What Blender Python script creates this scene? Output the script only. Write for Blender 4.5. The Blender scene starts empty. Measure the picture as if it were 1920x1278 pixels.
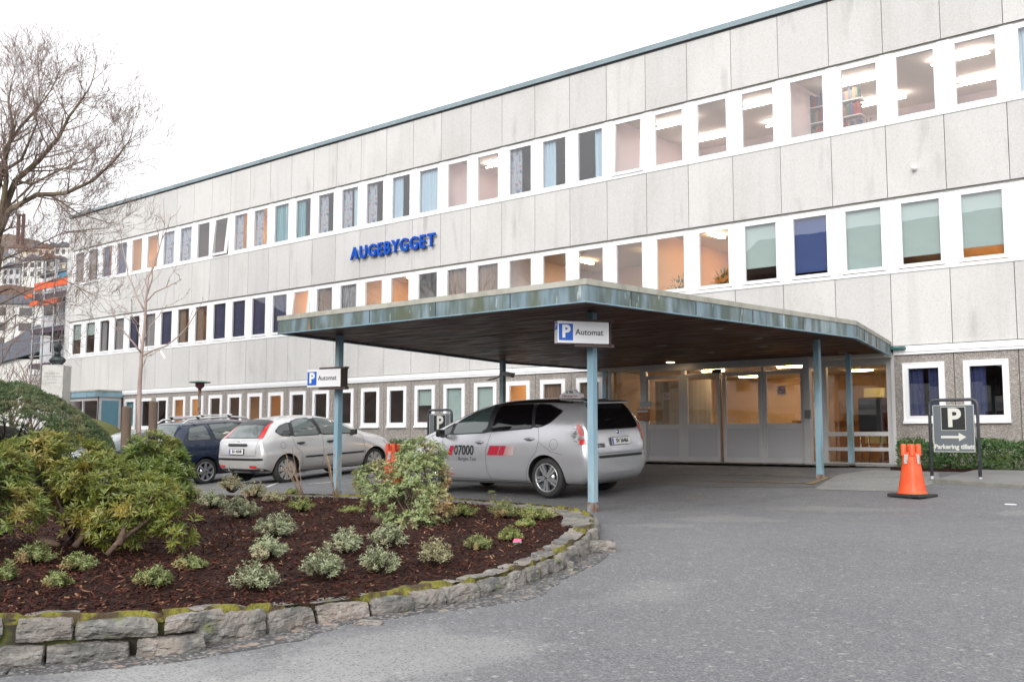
import bpy, bmesh, math, random
from mathutils import Vector, Matrix, noise
from mathutils.bvhtree import BVHTree
random.seed(7)
R = math.radians
C = bpy.context.scene.collection
sc = bpy.context.scene

# ------------------------------------------------------------------ camera
FPX = 1896.9
YAW, PITCH, ROLL = -0.703881, 0.0958813, 0.00151
def cam_axes():
    f = Vector((math.sin(YAW)*math.cos(PITCH), math.cos(YAW)*math.cos(PITCH), math.sin(PITCH)))
    rt = Vector((math.cos(YAW), -math.sin(YAW), 0))
    up = rt.cross(f)
    return (rt*math.cos(ROLL)+up*math.sin(ROLL), -rt*math.sin(ROLL)+up*math.cos(ROLL), f)
RT, UP, FW = cam_axes()
cd = bpy.data.cameras.new('camera'); cam = bpy.data.objects.new('camera', cd); C.objects.link(cam)
cd.sensor_width = 36; cd.lens = 36*FPX/1920; cd.clip_start = .05; cd.clip_end = 3000
cam.matrix_world = Matrix(((RT.x, UP.x, -FW.x, 0), (RT.y, UP.y, -FW.y, 0), (RT.z, UP.z, -FW.z, 0), (0, 0, 0, 1)))
sc.camera = cam

# ------------------------------------------------------------------ sky, sun, exposure
SUN_EL, SUN_AZ = 25, 162      # azimuth: clockwise from +Y, seen from above
w = bpy.data.worlds.new('World'); sc.world = w; w.use_nodes = True
nt = w.node_tree; nt.nodes.clear()
sky = nt.nodes.new('ShaderNodeTexSky'); sky.sky_type = 'NISHITA'; sky.sun_disc = False
sky.sun_elevation = R(SUN_EL); sky.sun_rotation = R(SUN_AZ)
sky.air_density = 1.0; sky.dust_density = 6.0; sky.ozone_density = 1.0
hs = nt.nodes.new('ShaderNodeHueSaturation'); hs.inputs['Saturation'].default_value = .10
mx = nt.nodes.new('ShaderNodeMix'); mx.data_type = 'RGBA'; mx.inputs[0].default_value = .60
mx.inputs[7].default_value = (12.0, 12.1, 12.4, 1)
bg = nt.nodes.new('ShaderNodeBackground'); bg.inputs[1].default_value = .10
wo = nt.nodes.new('ShaderNodeOutputWorld')
nt.links.new(sky.outputs[0], hs.inputs['Color']); nt.links.new(hs.outputs[0], mx.inputs[6])
nt.links.new(mx.outputs[2], bg.inputs[0]); nt.links.new(bg.outputs[0], wo.inputs[0])
sl = bpy.data.lights.new('sun', 'SUN'); sl.energy = 1.05; sl.angle = R(40); sl.color = (1, .97, .93)
so = bpy.data.objects.new('sun', sl); C.objects.link(so)
sd = Vector((math.sin(R(SUN_AZ))*math.cos(R(SUN_EL)), math.cos(R(SUN_AZ))*math.cos(R(SUN_EL)), math.sin(R(SUN_EL))))
so.rotation_euler = sd.to_track_quat('Z', 'Y').to_euler()
vs = sc.view_settings; vs.view_transform = 'Standard'; vs.look = 'None'; vs.gamma = 1; vs.use_curve_mapping = False
vs.exposure = 0.80
sc.render.engine = 'CYCLES'
sc.cycles.use_denoising = True
sc.cycles.max_bounces = 8; sc.cycles.transparent_max_bounces = 16; sc.cycles.glossy_bounces = 4
sc.cycles.caustics_reflective = False; sc.cycles.caustics_refractive = False
sc.cycles.sample_clamp_indirect = 6

# ------------------------------------------------------------------ measuring helpers
def ray(x, y): return RT*((x-960)/FPX) + UP*(-(y-639)/FPX) + FW
def at_d(x, y, d): return ray(x, y)*d
def at_y(x, y, Y): r = ray(x, y); return r*(Y/r.y)
def at_x(x, y, X): r = ray(x, y); return r*(X/r.x)
def at_z(x, y, z): r = ray(x, y); return r*(z/r.z)
def sm(a, b, t):
    t = max(0., min(1., (t-a)/(b-a))); return t*t*(3-2*t)
def lerp_tab(tab, t):
    if t <= tab[0][0]: return tab[0][1]
    for (a, va), (b, vb) in zip(tab, tab[1:]):
        if t <= b: return va+(vb-va)*(t-a)/(b-a)
    return tab[-1][1]
GT = [(-60, -1.6), (-5, -1.45), (0, -1.36), (6, -1.18), (10, -1.06), (13, -1.02), (14, -1.0), (16, -.86), (18, -.70), (20, -.615), (22, -.59), (40, -.5)]
def ground(X, Y):
    z = lerp_tab(GT, Y)
    if X < -17: z -= .03*min(12., -17-X)*sm(-17, -22, X)
    return z
def at_g(x, y, dz=0.):
    r = ray(x, y); lo, hi = .5, 200.
    for _ in range(50):
        m = (lo+hi)/2; p = r*m
        if p.z > ground(p.x, p.y)+dz: lo = m
        else: hi = m
    return r*lo

# ------------------------------------------------------------------ object helpers
def link(o): C.objects.link(o); return o
def tag(o, label=None, cat=None, group=None, kind=None):
    if label: o['label'] = label
    if cat: o['category'] = cat
    if group: o['group'] = group
    if kind: o['kind'] = kind
    return o
def thing(name, label, cat, loc=(0, 0, 0), rz=0, group=None):
    o = link(bpy.data.objects.new(name, None)); o.location = loc; o.rotation_euler = (0, 0, rz); o.empty_display_size = .2
    return tag(o, label, cat, group)
def worldloc(o):
    v = Vector((0, 0, 0))
    while o: v += o.location; o = o.parent
    return v
class MB:
    def __init__(s): s.v = []; s.f = []; s.m = []; s.sm = []
    def add(s, vs, fs, m=0, smooth=False):
        n = len(s.v); s.v += [tuple(v) for v in vs]
        for f in fs: s.f.append(tuple(i+n for i in f)); s.m.append(m); s.sm.append(smooth)
        return s
    def box(s, x0, x1, y0, y1, z0, z1, m=0):
        v = [(x, y, z) for z in (z0, z1) for y in (y0, y1) for x in (x0, x1)]
        return s.add(v, [(0, 2, 3, 1), (4, 5, 7, 6), (0, 1, 5, 4), (2, 6, 7, 3), (0, 4, 6, 2), (1, 3, 7, 5)], m)
    def obox(s, c, a, b, d, m=0):
        c, a, b, d = map(Vector, (c, a, b, d))
        v = [c+a*i+b*j+d*k for k in (-1, 1) for j in (-1, 1) for i in (-1, 1)]
        return s.add(v, [(0, 2, 3, 1), (4, 5, 7, 6), (0, 1, 5, 4), (2, 6, 7, 3), (0, 4, 6, 2), (1, 3, 7, 5)], m)
    def tube(s, pts, rad, n=8, m=0, cap=True, smooth=True):
        pts = [Vector(p) for p in pts]
        if not hasattr(rad, '__len__'): rad = [rad]*len(pts)
        vs = []; up = None
        for i, p in enumerate(pts):
            t = (pts[min(i+1, len(pts)-1)]-pts[max(i-1, 0)]).normalized()
            if up is None: up = Vector((0, 0, 1)) if abs(t.z) < .9 else Vector((1, 0, 0))
            a = t.cross(up); a = a.normalized() if a.length > 1e-6 else t.orthogonal().normalized()
            b = a.cross(t).normalized(); up = b
            for k in range(n):
                an = 2*math.pi*k/n
                vs.append(p+(a*math.cos(an)+b*math.sin(an))*rad[i])
        fs = [(i*n+k, i*n+(k+1) % n, (i+1)*n+(k+1) % n, (i+1)*n+k) for i in range(len(pts)-1) for k in range(n)]
        if cap: fs += [tuple(range(n))[::-1], tuple(range((len(pts)-1)*n, len(pts)*n))]
        return s.add(vs, fs, m, smooth)
    def lathe(s, prof, c=(0, 0, 0), n=24, m=0, axis='Z', smooth=True):
        vs = []
        for r, h in prof:
            for k in range(n):
                a = 2*math.pi*k/n; x, y = r*math.cos(a), r*math.sin(a)
                p = (x, y, h) if axis == 'Z' else ((h, x, y) if axis == 'X' else (x, h, -y))
                vs.append((c[0]+p[0], c[1]+p[1], c[2]+p[2]))
        fs = [(i*n+k, i*n+(k+1) % n, (i+1)*n+(k+1) % n, (i+1)*n+k) for i in range(len(prof)-1) for k in range(n)]
        return s.add(vs, fs, m, smooth)
    def prism(s, poly, a, b, axis='Y', m=0):
        # poly: list of 2D points; extruded from a to b along axis
        def P(u, v, h): return {'Y': (u, h, v), 'X': (h, u, v), 'Z': (u, v, h)}[axis]
        n = len(poly); vs = [P(u, v, a) for u, v in poly]+[P(u, v, b) for u, v in poly]
        fs = [tuple(range(n)), tuple(range(n, 2*n))[::-1]]+[(i, i+n, (i+1) % n+n, (i+1) % n) for i in range(n)]
        return s.add(vs, fs, m)
    def build(s, name, mats, parent=None, local=False, fixn=False):
        me = bpy.data.meshes.new(name)
        vs = s.v
        if parent is not None and not local:
            L = worldloc(parent); vs = [(x-L.x, y-L.y, z-L.z) for x, y, z in vs]
        me.from_pydata(vs, [], s.f)
        if not isinstance(mats, (list, tuple)): mats = [mats]
        for m in mats: me.materials.append(m)
        if s.f:
            me.polygons.foreach_set('material_index', s.m)
            me.polygons.foreach_set('use_smooth', s.sm)
        if fixn:
            bm = bmesh.new(); bm.from_mesh(me); bmesh.ops.recalc_face_normals(bm, faces=bm.faces); bm.to_mesh(me); bm.free()
        me.update()
        o = link(bpy.data.objects.new(name, me))
        if parent is not None: o.parent = parent
        return o
def inst(mesh, name, loc, parent=None, rot=(0, 0, 0)):
    o = link(bpy.data.objects.new(name, mesh)); o.rotation_euler = rot
    if parent is not None: o.parent = parent; o.location = Vector(loc)-worldloc(parent)
    else: o.location = loc
    return o
def bevel(o, wd=.01, seg=2):
    bm = bmesh.new(); bm.from_mesh(o.data)
    es = [e for e in bm.edges if len(e.link_faces) == 2 and e.calc_face_angle(0) > .6]
    bmesh.ops.bevel(bm, geom=es, offset=wd, segments=seg, affect='EDGES', profile=.6, clamp_overlap=True)
    bm.to_mesh(o.data); bm.free(); return o
def text_mesh(body, size, ext=.002, offset=0., align='CENTER', spacing=1.0):
    cu = bpy.data.curves.new('lettering', 'FONT'); cu.body = body; cu.size = size; cu.extrude = ext; cu.offset = offset
    cu.align_x = align; cu.align_y = 'CENTER'; cu.space_character = spacing; cu.resolution_u = 4
    o = bpy.data.objects.new('lettering', cu); C.objects.link(o)
    dg = bpy.context.evaluated_depsgraph_get()
    me = bpy.data.meshes.new_from_object(o.evaluated_get(dg))
    bpy.data.objects.remove(o); bpy.data.curves.remove(cu)
    return me
def text_obj(name, body, size, mat, origin, xdir, zdir, parent=None, ext=.002, offset=0., align='CENTER', spacing=1.0, sx=1., local=False):
    me = text_mesh(body, size, ext, offset, align, spacing)
    x = Vector(xdir).normalized(); z = Vector(zdir).normalized(); n = x.cross(z)
    o0 = Vector(origin)
    if parent is not None and not local: o0 = o0-worldloc(parent)
    for v in me.vertices:
        c = v.co; v.co = o0+x*c.x*sx+z*c.y+n*c.z
    me.materials.clear(); me.materials.append(mat)
    o = link(bpy.data.objects.new(name, me))
    if parent is not None: o.parent = parent
    return o

# ------------------------------------------------------------------ materials
MATS = {}
def mat(name, col, rough=.6, metal=0., layers=(), bump=(), spec=.5, coat=0., emit=None, trans=0., rvar=None, sheen=0.):
    m = bpy.data.materials.new(name); m.use_nodes = True; t = m.node_tree; N = t.nodes; L = t.links
    b = N['Principled BSDF']
    b.inputs['Roughness'].default_value = rough; b.inputs['Metallic'].default_value = metal
    b.inputs['Specular IOR Level'].default_value = spec; b.inputs['Coat Weight'].default_value = coat
    b.inputs['Coat Roughness'].default_value = .04
    tc = N.new('ShaderNodeTexCoord')
    def tex(kind, scale, detail=4):
        mp = N.new('ShaderNodeMapping'); L.new(tc.outputs['Object'], mp.inputs[0])
        sc_args = scale
        if not hasattr(scale, '__len__'): scale = (scale,)*3
        scale = tuple(scale)[:3]
        mp.inputs['Scale'].default_value = scale
        if kind == 'noise':
            x = N.new('ShaderNodeTexNoise'); x.inputs['Scale'].default_value = 1; x.inputs['Detail'].default_value = detail
            L.new(mp.outputs[0], x.inputs['Vector']); return x.outputs[0]
        if kind == 'voronoi':
            x = N.new('ShaderNodeTexVoronoi'); x.inputs['Scale'].default_value = 1; L.new(mp.outputs[0], x.inputs['Vector'])
            sp = N.new('ShaderNodeSeparateColor'); L.new(x.outputs['Color'], sp.inputs[0]); return sp.outputs[0]
        if kind == 'cell':
            x = N.new('ShaderNodeTexVoronoi'); x.inputs['Scale'].default_value = 1; L.new(mp.outputs[0], x.inputs['Vector']); return x.outputs['Distance']
        if kind == 'crack':
            x = N.new('ShaderNodeTexVoronoi'); x.feature = 'DISTANCE_TO_EDGE'; x.inputs['Scale'].default_value = 1; L.new(mp.outputs[0], x.inputs['Vector']); return x.outputs[0]
        if kind == 'wave':
            x = N.new('ShaderNodeTexWave'); x.inputs['Scale'].default_value = 1; x.inputs['Distortion'].default_value = 1.; x.inputs['Detail'].default_value = detail
            L.new(mp.outputs[0], x.inputs['Vector']); return x.outputs['Fac']
        if kind == 'spot':
            # irregular patch on the ground: (centre x, y, inverse 2x2 rows)
            cx_, cy_, a_, b_, c_, d_ = sc_args
            mp.inputs['Scale'].default_value = (1, 1, 1); mp.inputs['Location'].default_value = (-cx_, -cy_, 0)
            nz = N.new('ShaderNodeTexNoise'); nz.inputs['Scale'].default_value = 1.1; nz.inputs['Detail'].default_value = 9; nz.inputs['Roughness'].default_value = .65; L.new(tc.outputs['Object'], nz.inputs['Vector'])
            ds = []
            for v_ in ((a_, b_, 0), (c_, d_, 0)):
                dt = N.new('ShaderNodeVectorMath'); dt.operation = 'DOT_PRODUCT'; L.new(mp.outputs[0], dt.inputs[0]); dt.inputs[1].default_value = v_; ds.append(dt.outputs['Value'])
            cb = N.new('ShaderNodeCombineXYZ'); L.new(ds[0], cb.inputs[0]); L.new(ds[1], cb.inputs[1])
            ln = N.new('ShaderNodeVectorMath'); ln.operation = 'LENGTH'; L.new(cb.outputs[0], ln.inputs[0])
            m1 = N.new('ShaderNodeMath'); m1.operation = 'MULTIPLY_ADD'; L.new(nz.outputs[0], m1.inputs[0]); m1.inputs[1].default_value = 3.4; m1.inputs[2].default_value = -.75
            m2 = N.new('ShaderNodeMath'); m2.operation = 'SUBTRACT'; L.new(m1.outputs[0], m2.inputs[0]); L.new(ln.outputs['Value'], m2.inputs[1]); return m2.outputs[0]
        if kind in ('gradx', 'grady', 'gradz'):
            sp = N.new('ShaderNodeSeparateXYZ'); L.new(mp.outputs[0], sp.inputs[0]); return sp.outputs['xyz'.index(kind[-1])]
    cur = None
    def col_socket(): return cur
    for ly in layers:
        kind, scale, lo, hi, c2 = ly[:5]; fac = ly[5] if len(ly) > 5 else 1.; det = ly[6] if len(ly) > 6 else 4
        if kind == 'island': g = N.new('ShaderNodeNewGeometry'); s = g.outputs['Random Per Island']
        elif kind == 'objrand': g = N.new('ShaderNodeObjectInfo'); s = g.outputs['Random']
        else: s = tex(kind, scale, det)
        mr = N.new('ShaderNodeMapRange'); L.new(s, mr.inputs[0]); mr.inputs[1].default_value = lo; mr.inputs[2].default_value = hi; mr.inputs[4].default_value = fac
        mi = N.new('ShaderNodeMix'); mi.data_type = 'RGBA'; L.new(mr.outputs[0], mi.inputs[0])
        if cur is None: mi.inputs[6].default_value = (*col, 1)
        else: L.new(cur, mi.inputs[6])
        mi.inputs[7].default_value = (*c2, 1); cur = mi.outputs[2]
    if cur is None: b.inputs['Base Color'].default_value = (*col, 1)
    else: L.new(cur, b.inputs['Base Color'])
    nrm = None
    for bp_ in bump:
        kind, scale, strength, dist = bp_[:4]
        bn = N.new('ShaderNodeBump'); bn.inputs['Strength'].default_value = strength; bn.inputs['Distance'].default_value = dist
        L.new(tex(kind, scale, 5), bn.inputs['Height'])
        if nrm is not None: L.new(nrm, bn.inputs['Normal'])
        nrm = bn.outputs[0]
    if nrm is not None:
        L.new(nrm, b.inputs['Normal'])
    if rvar:
        mr = N.new('ShaderNodeMapRange'); L.new(tex('noise', rvar[0]), mr.inputs[0]); mr.inputs[1].default_value = .35; mr.inputs[2].default_value = .65
        mr.inputs[3].default_value = rvar[1]; mr.inputs[4].default_value = rvar[2]; L.new(mr.outputs[0], b.inputs['Roughness'])
    if emit:
        b.inputs['Emission Color'].default_value = (*emit[0], 1); b.inputs['Emission Strength'].default_value = emit[1]
    MATS[name] = m
    return m
def leafmat(name, c1, c2, c3=None, rough=.45, f3=.85, trans=.25):
    m = mat(name, c1, rough, layers=[('island', 1, .0, 1., c2)]+([('noise', 2.2, .5, .72, c3, f3)] if c3 else []))
    t = m.node_tree; b = t.nodes['Principled BSDF']
    tr = t.nodes.new('ShaderNodeBsdfTranslucent'); ms = t.nodes.new('ShaderNodeMixShader'); ms.inputs[0].default_value = trans
    src = b.inputs['Base Color'].links[0].from_socket
    t.links.new(src, tr.inputs[0]); t.links.new(b.outputs[0], ms.inputs[1]); t.links.new(tr.outputs[0], ms.inputs[2])
    t.links.new(ms.outputs[0], t.nodes['Material Output'].inputs[0])
    return m
def glassmat(name, tint=(.90, .92, .92), ior=2.05, wav=.015, dark=0.):
    m = bpy.data.materials.new(name); m.use_nodes = True; t = m.node_tree; t.nodes.clear(); N = t.nodes; L = t.links
    o = N.new('ShaderNodeOutputMaterial'); ms = N.new('ShaderNodeMixShader'); tr = N.new('ShaderNodeBsdfTransparent'); gl = N.new('ShaderNodeBsdfGlossy')
    fr = N.new('ShaderNodeFresnel'); fr.inputs[0].default_value = ior; gl.inputs['Roughness'].default_value = .0; tr.inputs[0].default_value = (*tint, 1)
    gl.inputs['Color'].default_value = (.95, .95, .97, 1)
    tc = N.new('ShaderNodeTexCoord'); nz = N.new('ShaderNodeTexNoise'); nz.inputs['Scale'].default_value = 1.6; nz.inputs['Detail'].default_value = 1
    oi = N.new('ShaderNodeObjectInfo'); ad = N.new('ShaderNodeVectorMath'); ad.operation = 'ADD'
    L.new(tc.outputs['Object'], ad.inputs[0]); L.new(oi.outputs['Location'], ad.inputs[1]); L.new(ad.outputs[0], nz.inputs['Vector'])
    bn = N.new('ShaderNodeBump'); bn.inputs['Strength'].default_value = wav; bn.inputs['Distance'].default_value = .02; L.new(nz.outputs[0], bn.inputs['Height'])
    L.new(bn.outputs[0], gl.inputs['Normal'])
    gm = N.new('ShaderNodeNewGeometry'); mth = N.new('ShaderNodeMath'); mth.operation = 'MULTIPLY'
    inv = N.new('ShaderNodeMath'); inv.operation = 'SUBTRACT'; inv.inputs[0].default_value = 1.; L.new(gm.outputs['Backfacing'], inv.inputs[1])
    L.new(fr.outputs[0], mth.inputs[0]); L.new(inv.outputs[0], mth.inputs[1])
    L.new(mth.outputs[0], ms.inputs[0]); L.new(tr.outputs[0], ms.inputs[1]); L.new(gl.outputs[0], ms.inputs[2]); L.new(ms.outputs[0], o.inputs[0])
    return m
WHITE = mat('white_painted_metal', (.78, .78, .79), .45, layers=[('noise', (1.5, 1.5, .8), .5, .8, (.66, .66, .65), .5)], rvar=(3., .35, .6))
PANEL = mat('pale_aggregate_concrete', (.565, .556, .54), .9, layers=[
    ('island', 1, 0, 1, (.48, .475, .465), .8), ('noise', (.9, .9, .35), .46, .70, (.45, .44, .425), .7),
    ('voronoi', 42, .55, .95, (.62, .61, .59), .35), ('voronoi', 55, .78, 1., (.36, .345, .33), .45),
    ('noise', (2.2, 1, .5), .60, .74, (.27, .265, .25), .5, 8), ('noise', (3.5, 1, .12), .56, .70, (.36, .355, .35), .3, 4)], bump=[('voronoi', 60, .5, .006)])
GREYAG = mat('grey_brown_aggregate', (.27, .245, .225), .9, layers=[
    ('island', 1, 0, 1, (.22, .20, .18), .5), ('voronoi', 48, .45, .95, (.46, .42, .385), .8), ('voronoi', 70, .7, 1., (.10, .09, .085), .8),
    ('noise', (1, 1, .4), .5, .75, (.17, .155, .14), .5)], bump=[('voronoi', 60, .7, .008)])
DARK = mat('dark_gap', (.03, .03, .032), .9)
ALU = mat('grey_aluminium', (.56, .555, .555), .42, .15, layers=[('noise', (2, 2, .7), .45, .75, (.44, .43, .42), .6)], rvar=(4., .3, .5))
ALUP = mat('grey_door_panel', (.50, .495, .505), .6, layers=[('noise', 130, .4, .6, (.42, .415, .425), .8), ('noise', (1, 1, .6), .5, .8, (.50, .49, .48), .5)])
BLUEST = mat('weathered_pale_blue_steel', (.20, .33, .41), .55, layers=[
    ('noise', (3, 3, .8), .50, .66, (.30, .40, .44), .8), ('noise', (2.2, 2.2, .9), .52, .64, (.13, .165, .13), .8, 8), ('noise', (4.5, 4.5, 1.4), .66, .72, (.30, .13, .06), .9, 6)], bump=[('noise', 30, .2, .004)])
FASCIA = mat('streaked_blue_green_fascia', (.165, .235, .275), .6, layers=[
    ('noise', (1.1, 1.1, .5), .42, .66, (.30, .36, .385), .7), ('noise', (4.5, 4.5, 1.0), .44, .60, (.07, .095, .085), .9, 9), ('noise', (2.2, 2.2, .7), .50, .62, (.09, .10, .05), .8, 9),
    ('noise', (7, 7, .7), .50, .66, (.085, .115, .10), .7, 6), ('noise', (5.0, 5.0, .6), .68, .74, (.33, .15, .07), .7, 4), ('noise', (9, 9, 2), .64, .7, (.5, .55, .54), .6, 6)], bump=[('noise', 25, .2, .004)])
COPE = mat('lichened_concrete_coping', (.36, .35, .30), .95, layers=[
    ('noise', (5, 5, 2), .45, .7, (.22, .215, .17), .7, 8), ('noise', 1.2, .5, .7, (.45, .44, .40), .6)], bump=[('noise', 30, .5, .01)])
ROOFM = mat('blue_grey_roof_flashing', (.20, .26, .285), .5, layers=[('noise', (.7, 3, 3), .45, .7, (.13, .17, .19), .7), ('noise', (6, 6, 6), .6, .75, (.30, .38, .40), .5)])
SOFFIT = mat('dark_stained_boards', (.14, .042, .016), .5, layers=[('island', 1, 0, 1, (.040, .013, .006), .95), ('noise', (1.2, 20, 20), .4, .7, (.014, .008, .006), .8),
    ('noise', (.35, 2.5, 1), .52, .66, (.030, .022, .019), .5)], rvar=((1.5, 9, 1), .34, .55), spec=.15, bump=[('noise', (1, 25, 1), .3, .004)])
BLACK = mat('black_plastic', (.02, .02, .021), .4)
RUBBER = mat('black_rubber', (.022, .022, .022), .75, layers=[('noise', 12, .5, .7, (.05, .047, .044), .5)])
GLASS = glassmat('window_glass')
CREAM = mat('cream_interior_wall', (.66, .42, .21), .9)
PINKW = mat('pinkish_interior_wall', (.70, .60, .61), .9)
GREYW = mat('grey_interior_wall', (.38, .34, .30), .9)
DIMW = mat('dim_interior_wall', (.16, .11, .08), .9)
CEILM = mat('interior_ceiling_board', (.72, .68, .62), .9)
FLOORM = mat('interior_floor_covering', (.20, .16, .13), .8)
LAMPW = mat('warm_ceiling_lamp', (1, .9, .7), .5, emit=((1, .66, .34), 24.))
LAMPC = mat('neutral_ceiling_lamp', (1, .9, .8), .5, emit=((1, .84, .74), 22.))
NAVY = mat('navy_curtain_fabric', (.012, .018, .065), .9, layers=[('noise', (20, 20, .5), .4, .7, (.03, .04, .12), .7)])
TEAL = mat('teal_curtain_fabric', (.07, .21, .25), .9, layers=[('noise', (14, 14, .5), .5, .7, (.45, .50, .48), .8), ('noise', (9, 9, .8), .62, .7, (.45, .20, .12), .7)])
GREYC = mat('grey_curtain_fabric', (.17, .165, .17), .9, layers=[('noise', (16, 16, .4), .4, .7, (.30, .29, .30), .7)])
PALEC = mat('pale_blue_curtain_fabric', (.36, .45, .52), .9, layers=[('noise', (16, 16, .4), .4, .7, (.22, .33, .44), .7)])
PATC = mat('patterned_curtain_fabric', (.30, .31, .34), .9, layers=[('noise', (8, 8, 4), .52, .60, (.06, .09, .20), .9), ('noise', (6, 6, 9), .60, .64, (.28, .10, .09), .8), ('noise', (9, 9, 3), .62, .66, (.10, .25, .30), .8)])
BLIND = mat('pale_green_roller_blind', (.33, .41, .39), .9, layers=[('noise', (1, 1, 3), .4, .7, (.27, .34, .33), .5)])
BLUEB = mat('blue_roller_blind', (.018, .050, .17), .85, layers=[('noise', (1, 1, 3), .4, .7, (.03, .07, .20), .5)])
BROWNB = mat('brown_curtain_fabric', (.16, .105, .075), .9, layers=[('noise', (18, 18, .5), .4, .7, (.26, .17, .12), .7)])
# ================================================================== SETTING
def spot(x, y, rx, ry, lo, hi, col, fac):
    c = at_g(x, y); u = at_g(x+rx, y)-c; v = at_g(x, y-ry)-c; det = u.x*v.y-u.y*v.x
    return ('spot', (c.x, c.y, v.y/det, -v.x/det, -u.y/det, u.x/det), lo, hi, col, fac)
ASPH = mat('worn_asphalt', (.128, .129, .139), .9, layers=[
    ('noise', .32, .42, .62, (.155, .157, .165), .7), ('noise', .55, .60, .74, (.20, .198, .19), .4, 7), ('noise', (.9, .35, 1), .60, .72, (.085, .086, .088), .5, 6), ('noise', 5, .60, .74, (.10, .10, .10), .4),
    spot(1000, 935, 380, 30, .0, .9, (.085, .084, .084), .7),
    spot(420, 1290, 420, 62, -.45, .25, (.31, .31, .305), .85), spot(760, 1220, 260, 44, -.3, .4, (.26, .26, .257), .75),
    spot(1240, 985, 80, 6, .1, .6, (.24, .238, .23), .6), spot(1370, 972, 120, 9, .1, .7, (.23, .228, .22), .6), spot(1220, 1110, 120, 28, .0, .7, (.24, .24, .232), .5), spot(1560, 955, 160, 6, .0, .5, (.22, .22, .21), .5), spot(1895, 962, 60, 7, .0, .4, (.25, .25, .24), .5),
    ('voronoi', 85, .50, 1., (.29, .29, .28), .6), ('voronoi', 100, .72, 1., (.045, .045, .047), .75), ('voronoi', 38, .96, 1., (.36, .34, .32), .7)],
    bump=[('voronoi', 90, .6, .006), ('noise', 14, .25, .01)], rvar=(1.2, .62, .95))
def grid_sheet(xs, ys, zf, name, m, **kw):
    b = MB(); nx = len(xs)
    b.add([(x, y, zf(x, y)) for y in ys for x in xs], [(j*nx+i, j*nx+i+1, (j+1)*nx+i+1, (j+1)*nx+i) for j in range(len(ys)-1) for i in range(nx-1)], 0, True)
    return b.build(name, m, **kw)
def axis(bands):
    o = []
    for a, b, st in bands:
        n = max(1, round((b-a)/st)); o += [a+(b-a)*i/n for i in range(n)]
    return o+[bands[-1][1]]
gx = axis([(-900, -90, 45), (-90, -30, 3), (-30, 8, .8), (8, 60, 5), (60, 900, 60)])
gy = axis([(-900, -60, 60), (-60, -6, 4), (-6, 24, .6), (24, 90, 5), (90, 900, 60)])
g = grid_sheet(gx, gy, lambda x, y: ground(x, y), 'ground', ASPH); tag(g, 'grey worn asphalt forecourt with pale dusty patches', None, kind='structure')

def strip_on_ground(pts, wd, name, m, dz=.004, label=None, parent=None, kind='structure', step=.25):
    b = MB(); P = []
    for a, c in zip(pts, pts[1:]):
        a = Vector(a[:2]); c = Vector(c[:2]); n = max(1, int((c-a).length/step))
        P += [a+(c-a)*i/n for i in range(n)]
    P.append(Vector(pts[-1][:2])); vs = []
    for i, p in enumerate(P):
        t = (P[min(i+1, len(P)-1)]-P[max(i-1, 0)]).normalized(); n = Vector((-t.y, t.x))
        for k in (-1, 1):
            q = p+n*k*wd/2; vs.append((q.x, q.y, ground(q.x, q.y)+dz))
    b.add(vs, [(2*i, 2*i+2, 2*i+3, 2*i+1) for i in range(len(P)-1)])
    o = b.build(name, m, parent); 
    if kind: tag(o, label, None, kind=kind)
    return o
def poly_on_ground(poly, name, m, dz=.004, label=None, kind='structure'):
    bm = bmesh.new(); f = bm.faces.new([bm.verts.new((p[0], p[1], 0)) for p in poly])
    xs = [p[0] for p in poly]; ys = [p[1] for p in poly]
    for ax, lo, hi in ((0, min(xs), max(xs)), (1, min(ys), max(ys))):
        t = lo+.3
        while t < hi:
            nrm = (1, 0, 0) if ax == 0 else (0, 1, 0); co = (t, 0, 0) if ax == 0 else (0, t, 0)
            bmesh.ops.bisect_plane(bm, geom=bm.verts[:]+bm.edges[:]+bm.faces[:], plane_co=co, plane_no=nrm); t += .3
    for v in bm.verts: v.co.z = ground(v.co.x, v.co.y)+dz
    bmesh.ops.recalc_face_normals(bm, faces=bm.faces)
    if sum(fc.normal.z for fc in bm.faces) < 0: bmesh.ops.reverse_faces(bm, faces=bm.faces)
    me = bpy.data.meshes.new(name); bm.to_mesh(me); bm.free(); me.materials.append(m)
    o = link(bpy.data.objects.new(name, me)); tag(o, label, None, kind=kind); return o
# dark smooth asphalt in front of the doors, pale gritty slab beside the column, pavement
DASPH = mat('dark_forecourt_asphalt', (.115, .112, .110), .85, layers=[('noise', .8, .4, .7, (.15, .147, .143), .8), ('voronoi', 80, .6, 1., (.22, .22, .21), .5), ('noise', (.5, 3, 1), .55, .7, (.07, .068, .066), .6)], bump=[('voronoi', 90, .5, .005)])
PALEG = mat('pale_gritty_concrete', (.24, .238, .23), .9, layers=[('voronoi', 60, .5, 1., (.36, .355, .34), .7), ('voronoi', 75, .7, 1., (.08, .08, .08), .8), ('noise', 1.5, .5, .7, (.17, .17, .165), .6)], bump=[('voronoi', 70, .6, .006)])
DSLAB = mat('grey_entrance_slab', (.20, .195, .19), .8, layers=[('noise', 1.2, .4, .7, (.15, .145, .14), .8), ('voronoi', 80, .7, 1., (.2, .2, .19), .5)])
YEL = mat('faded_yellow_road_paint', (.33, .22, .085), .85, layers=[('noise', 9, .42, .6, (.10, .09, .075), .9, 8)])
WPT = mat('faded_white_road_paint', (.50, .50, .48), .85, layers=[('noise', 9, .5, .65, (.16, .16, .16), .8, 8)])
g1, g2, g3, g4 = at_g(1552, 893), at_g(1215, 893), at_g(1215, 908), at_g(1520, 915)
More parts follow.
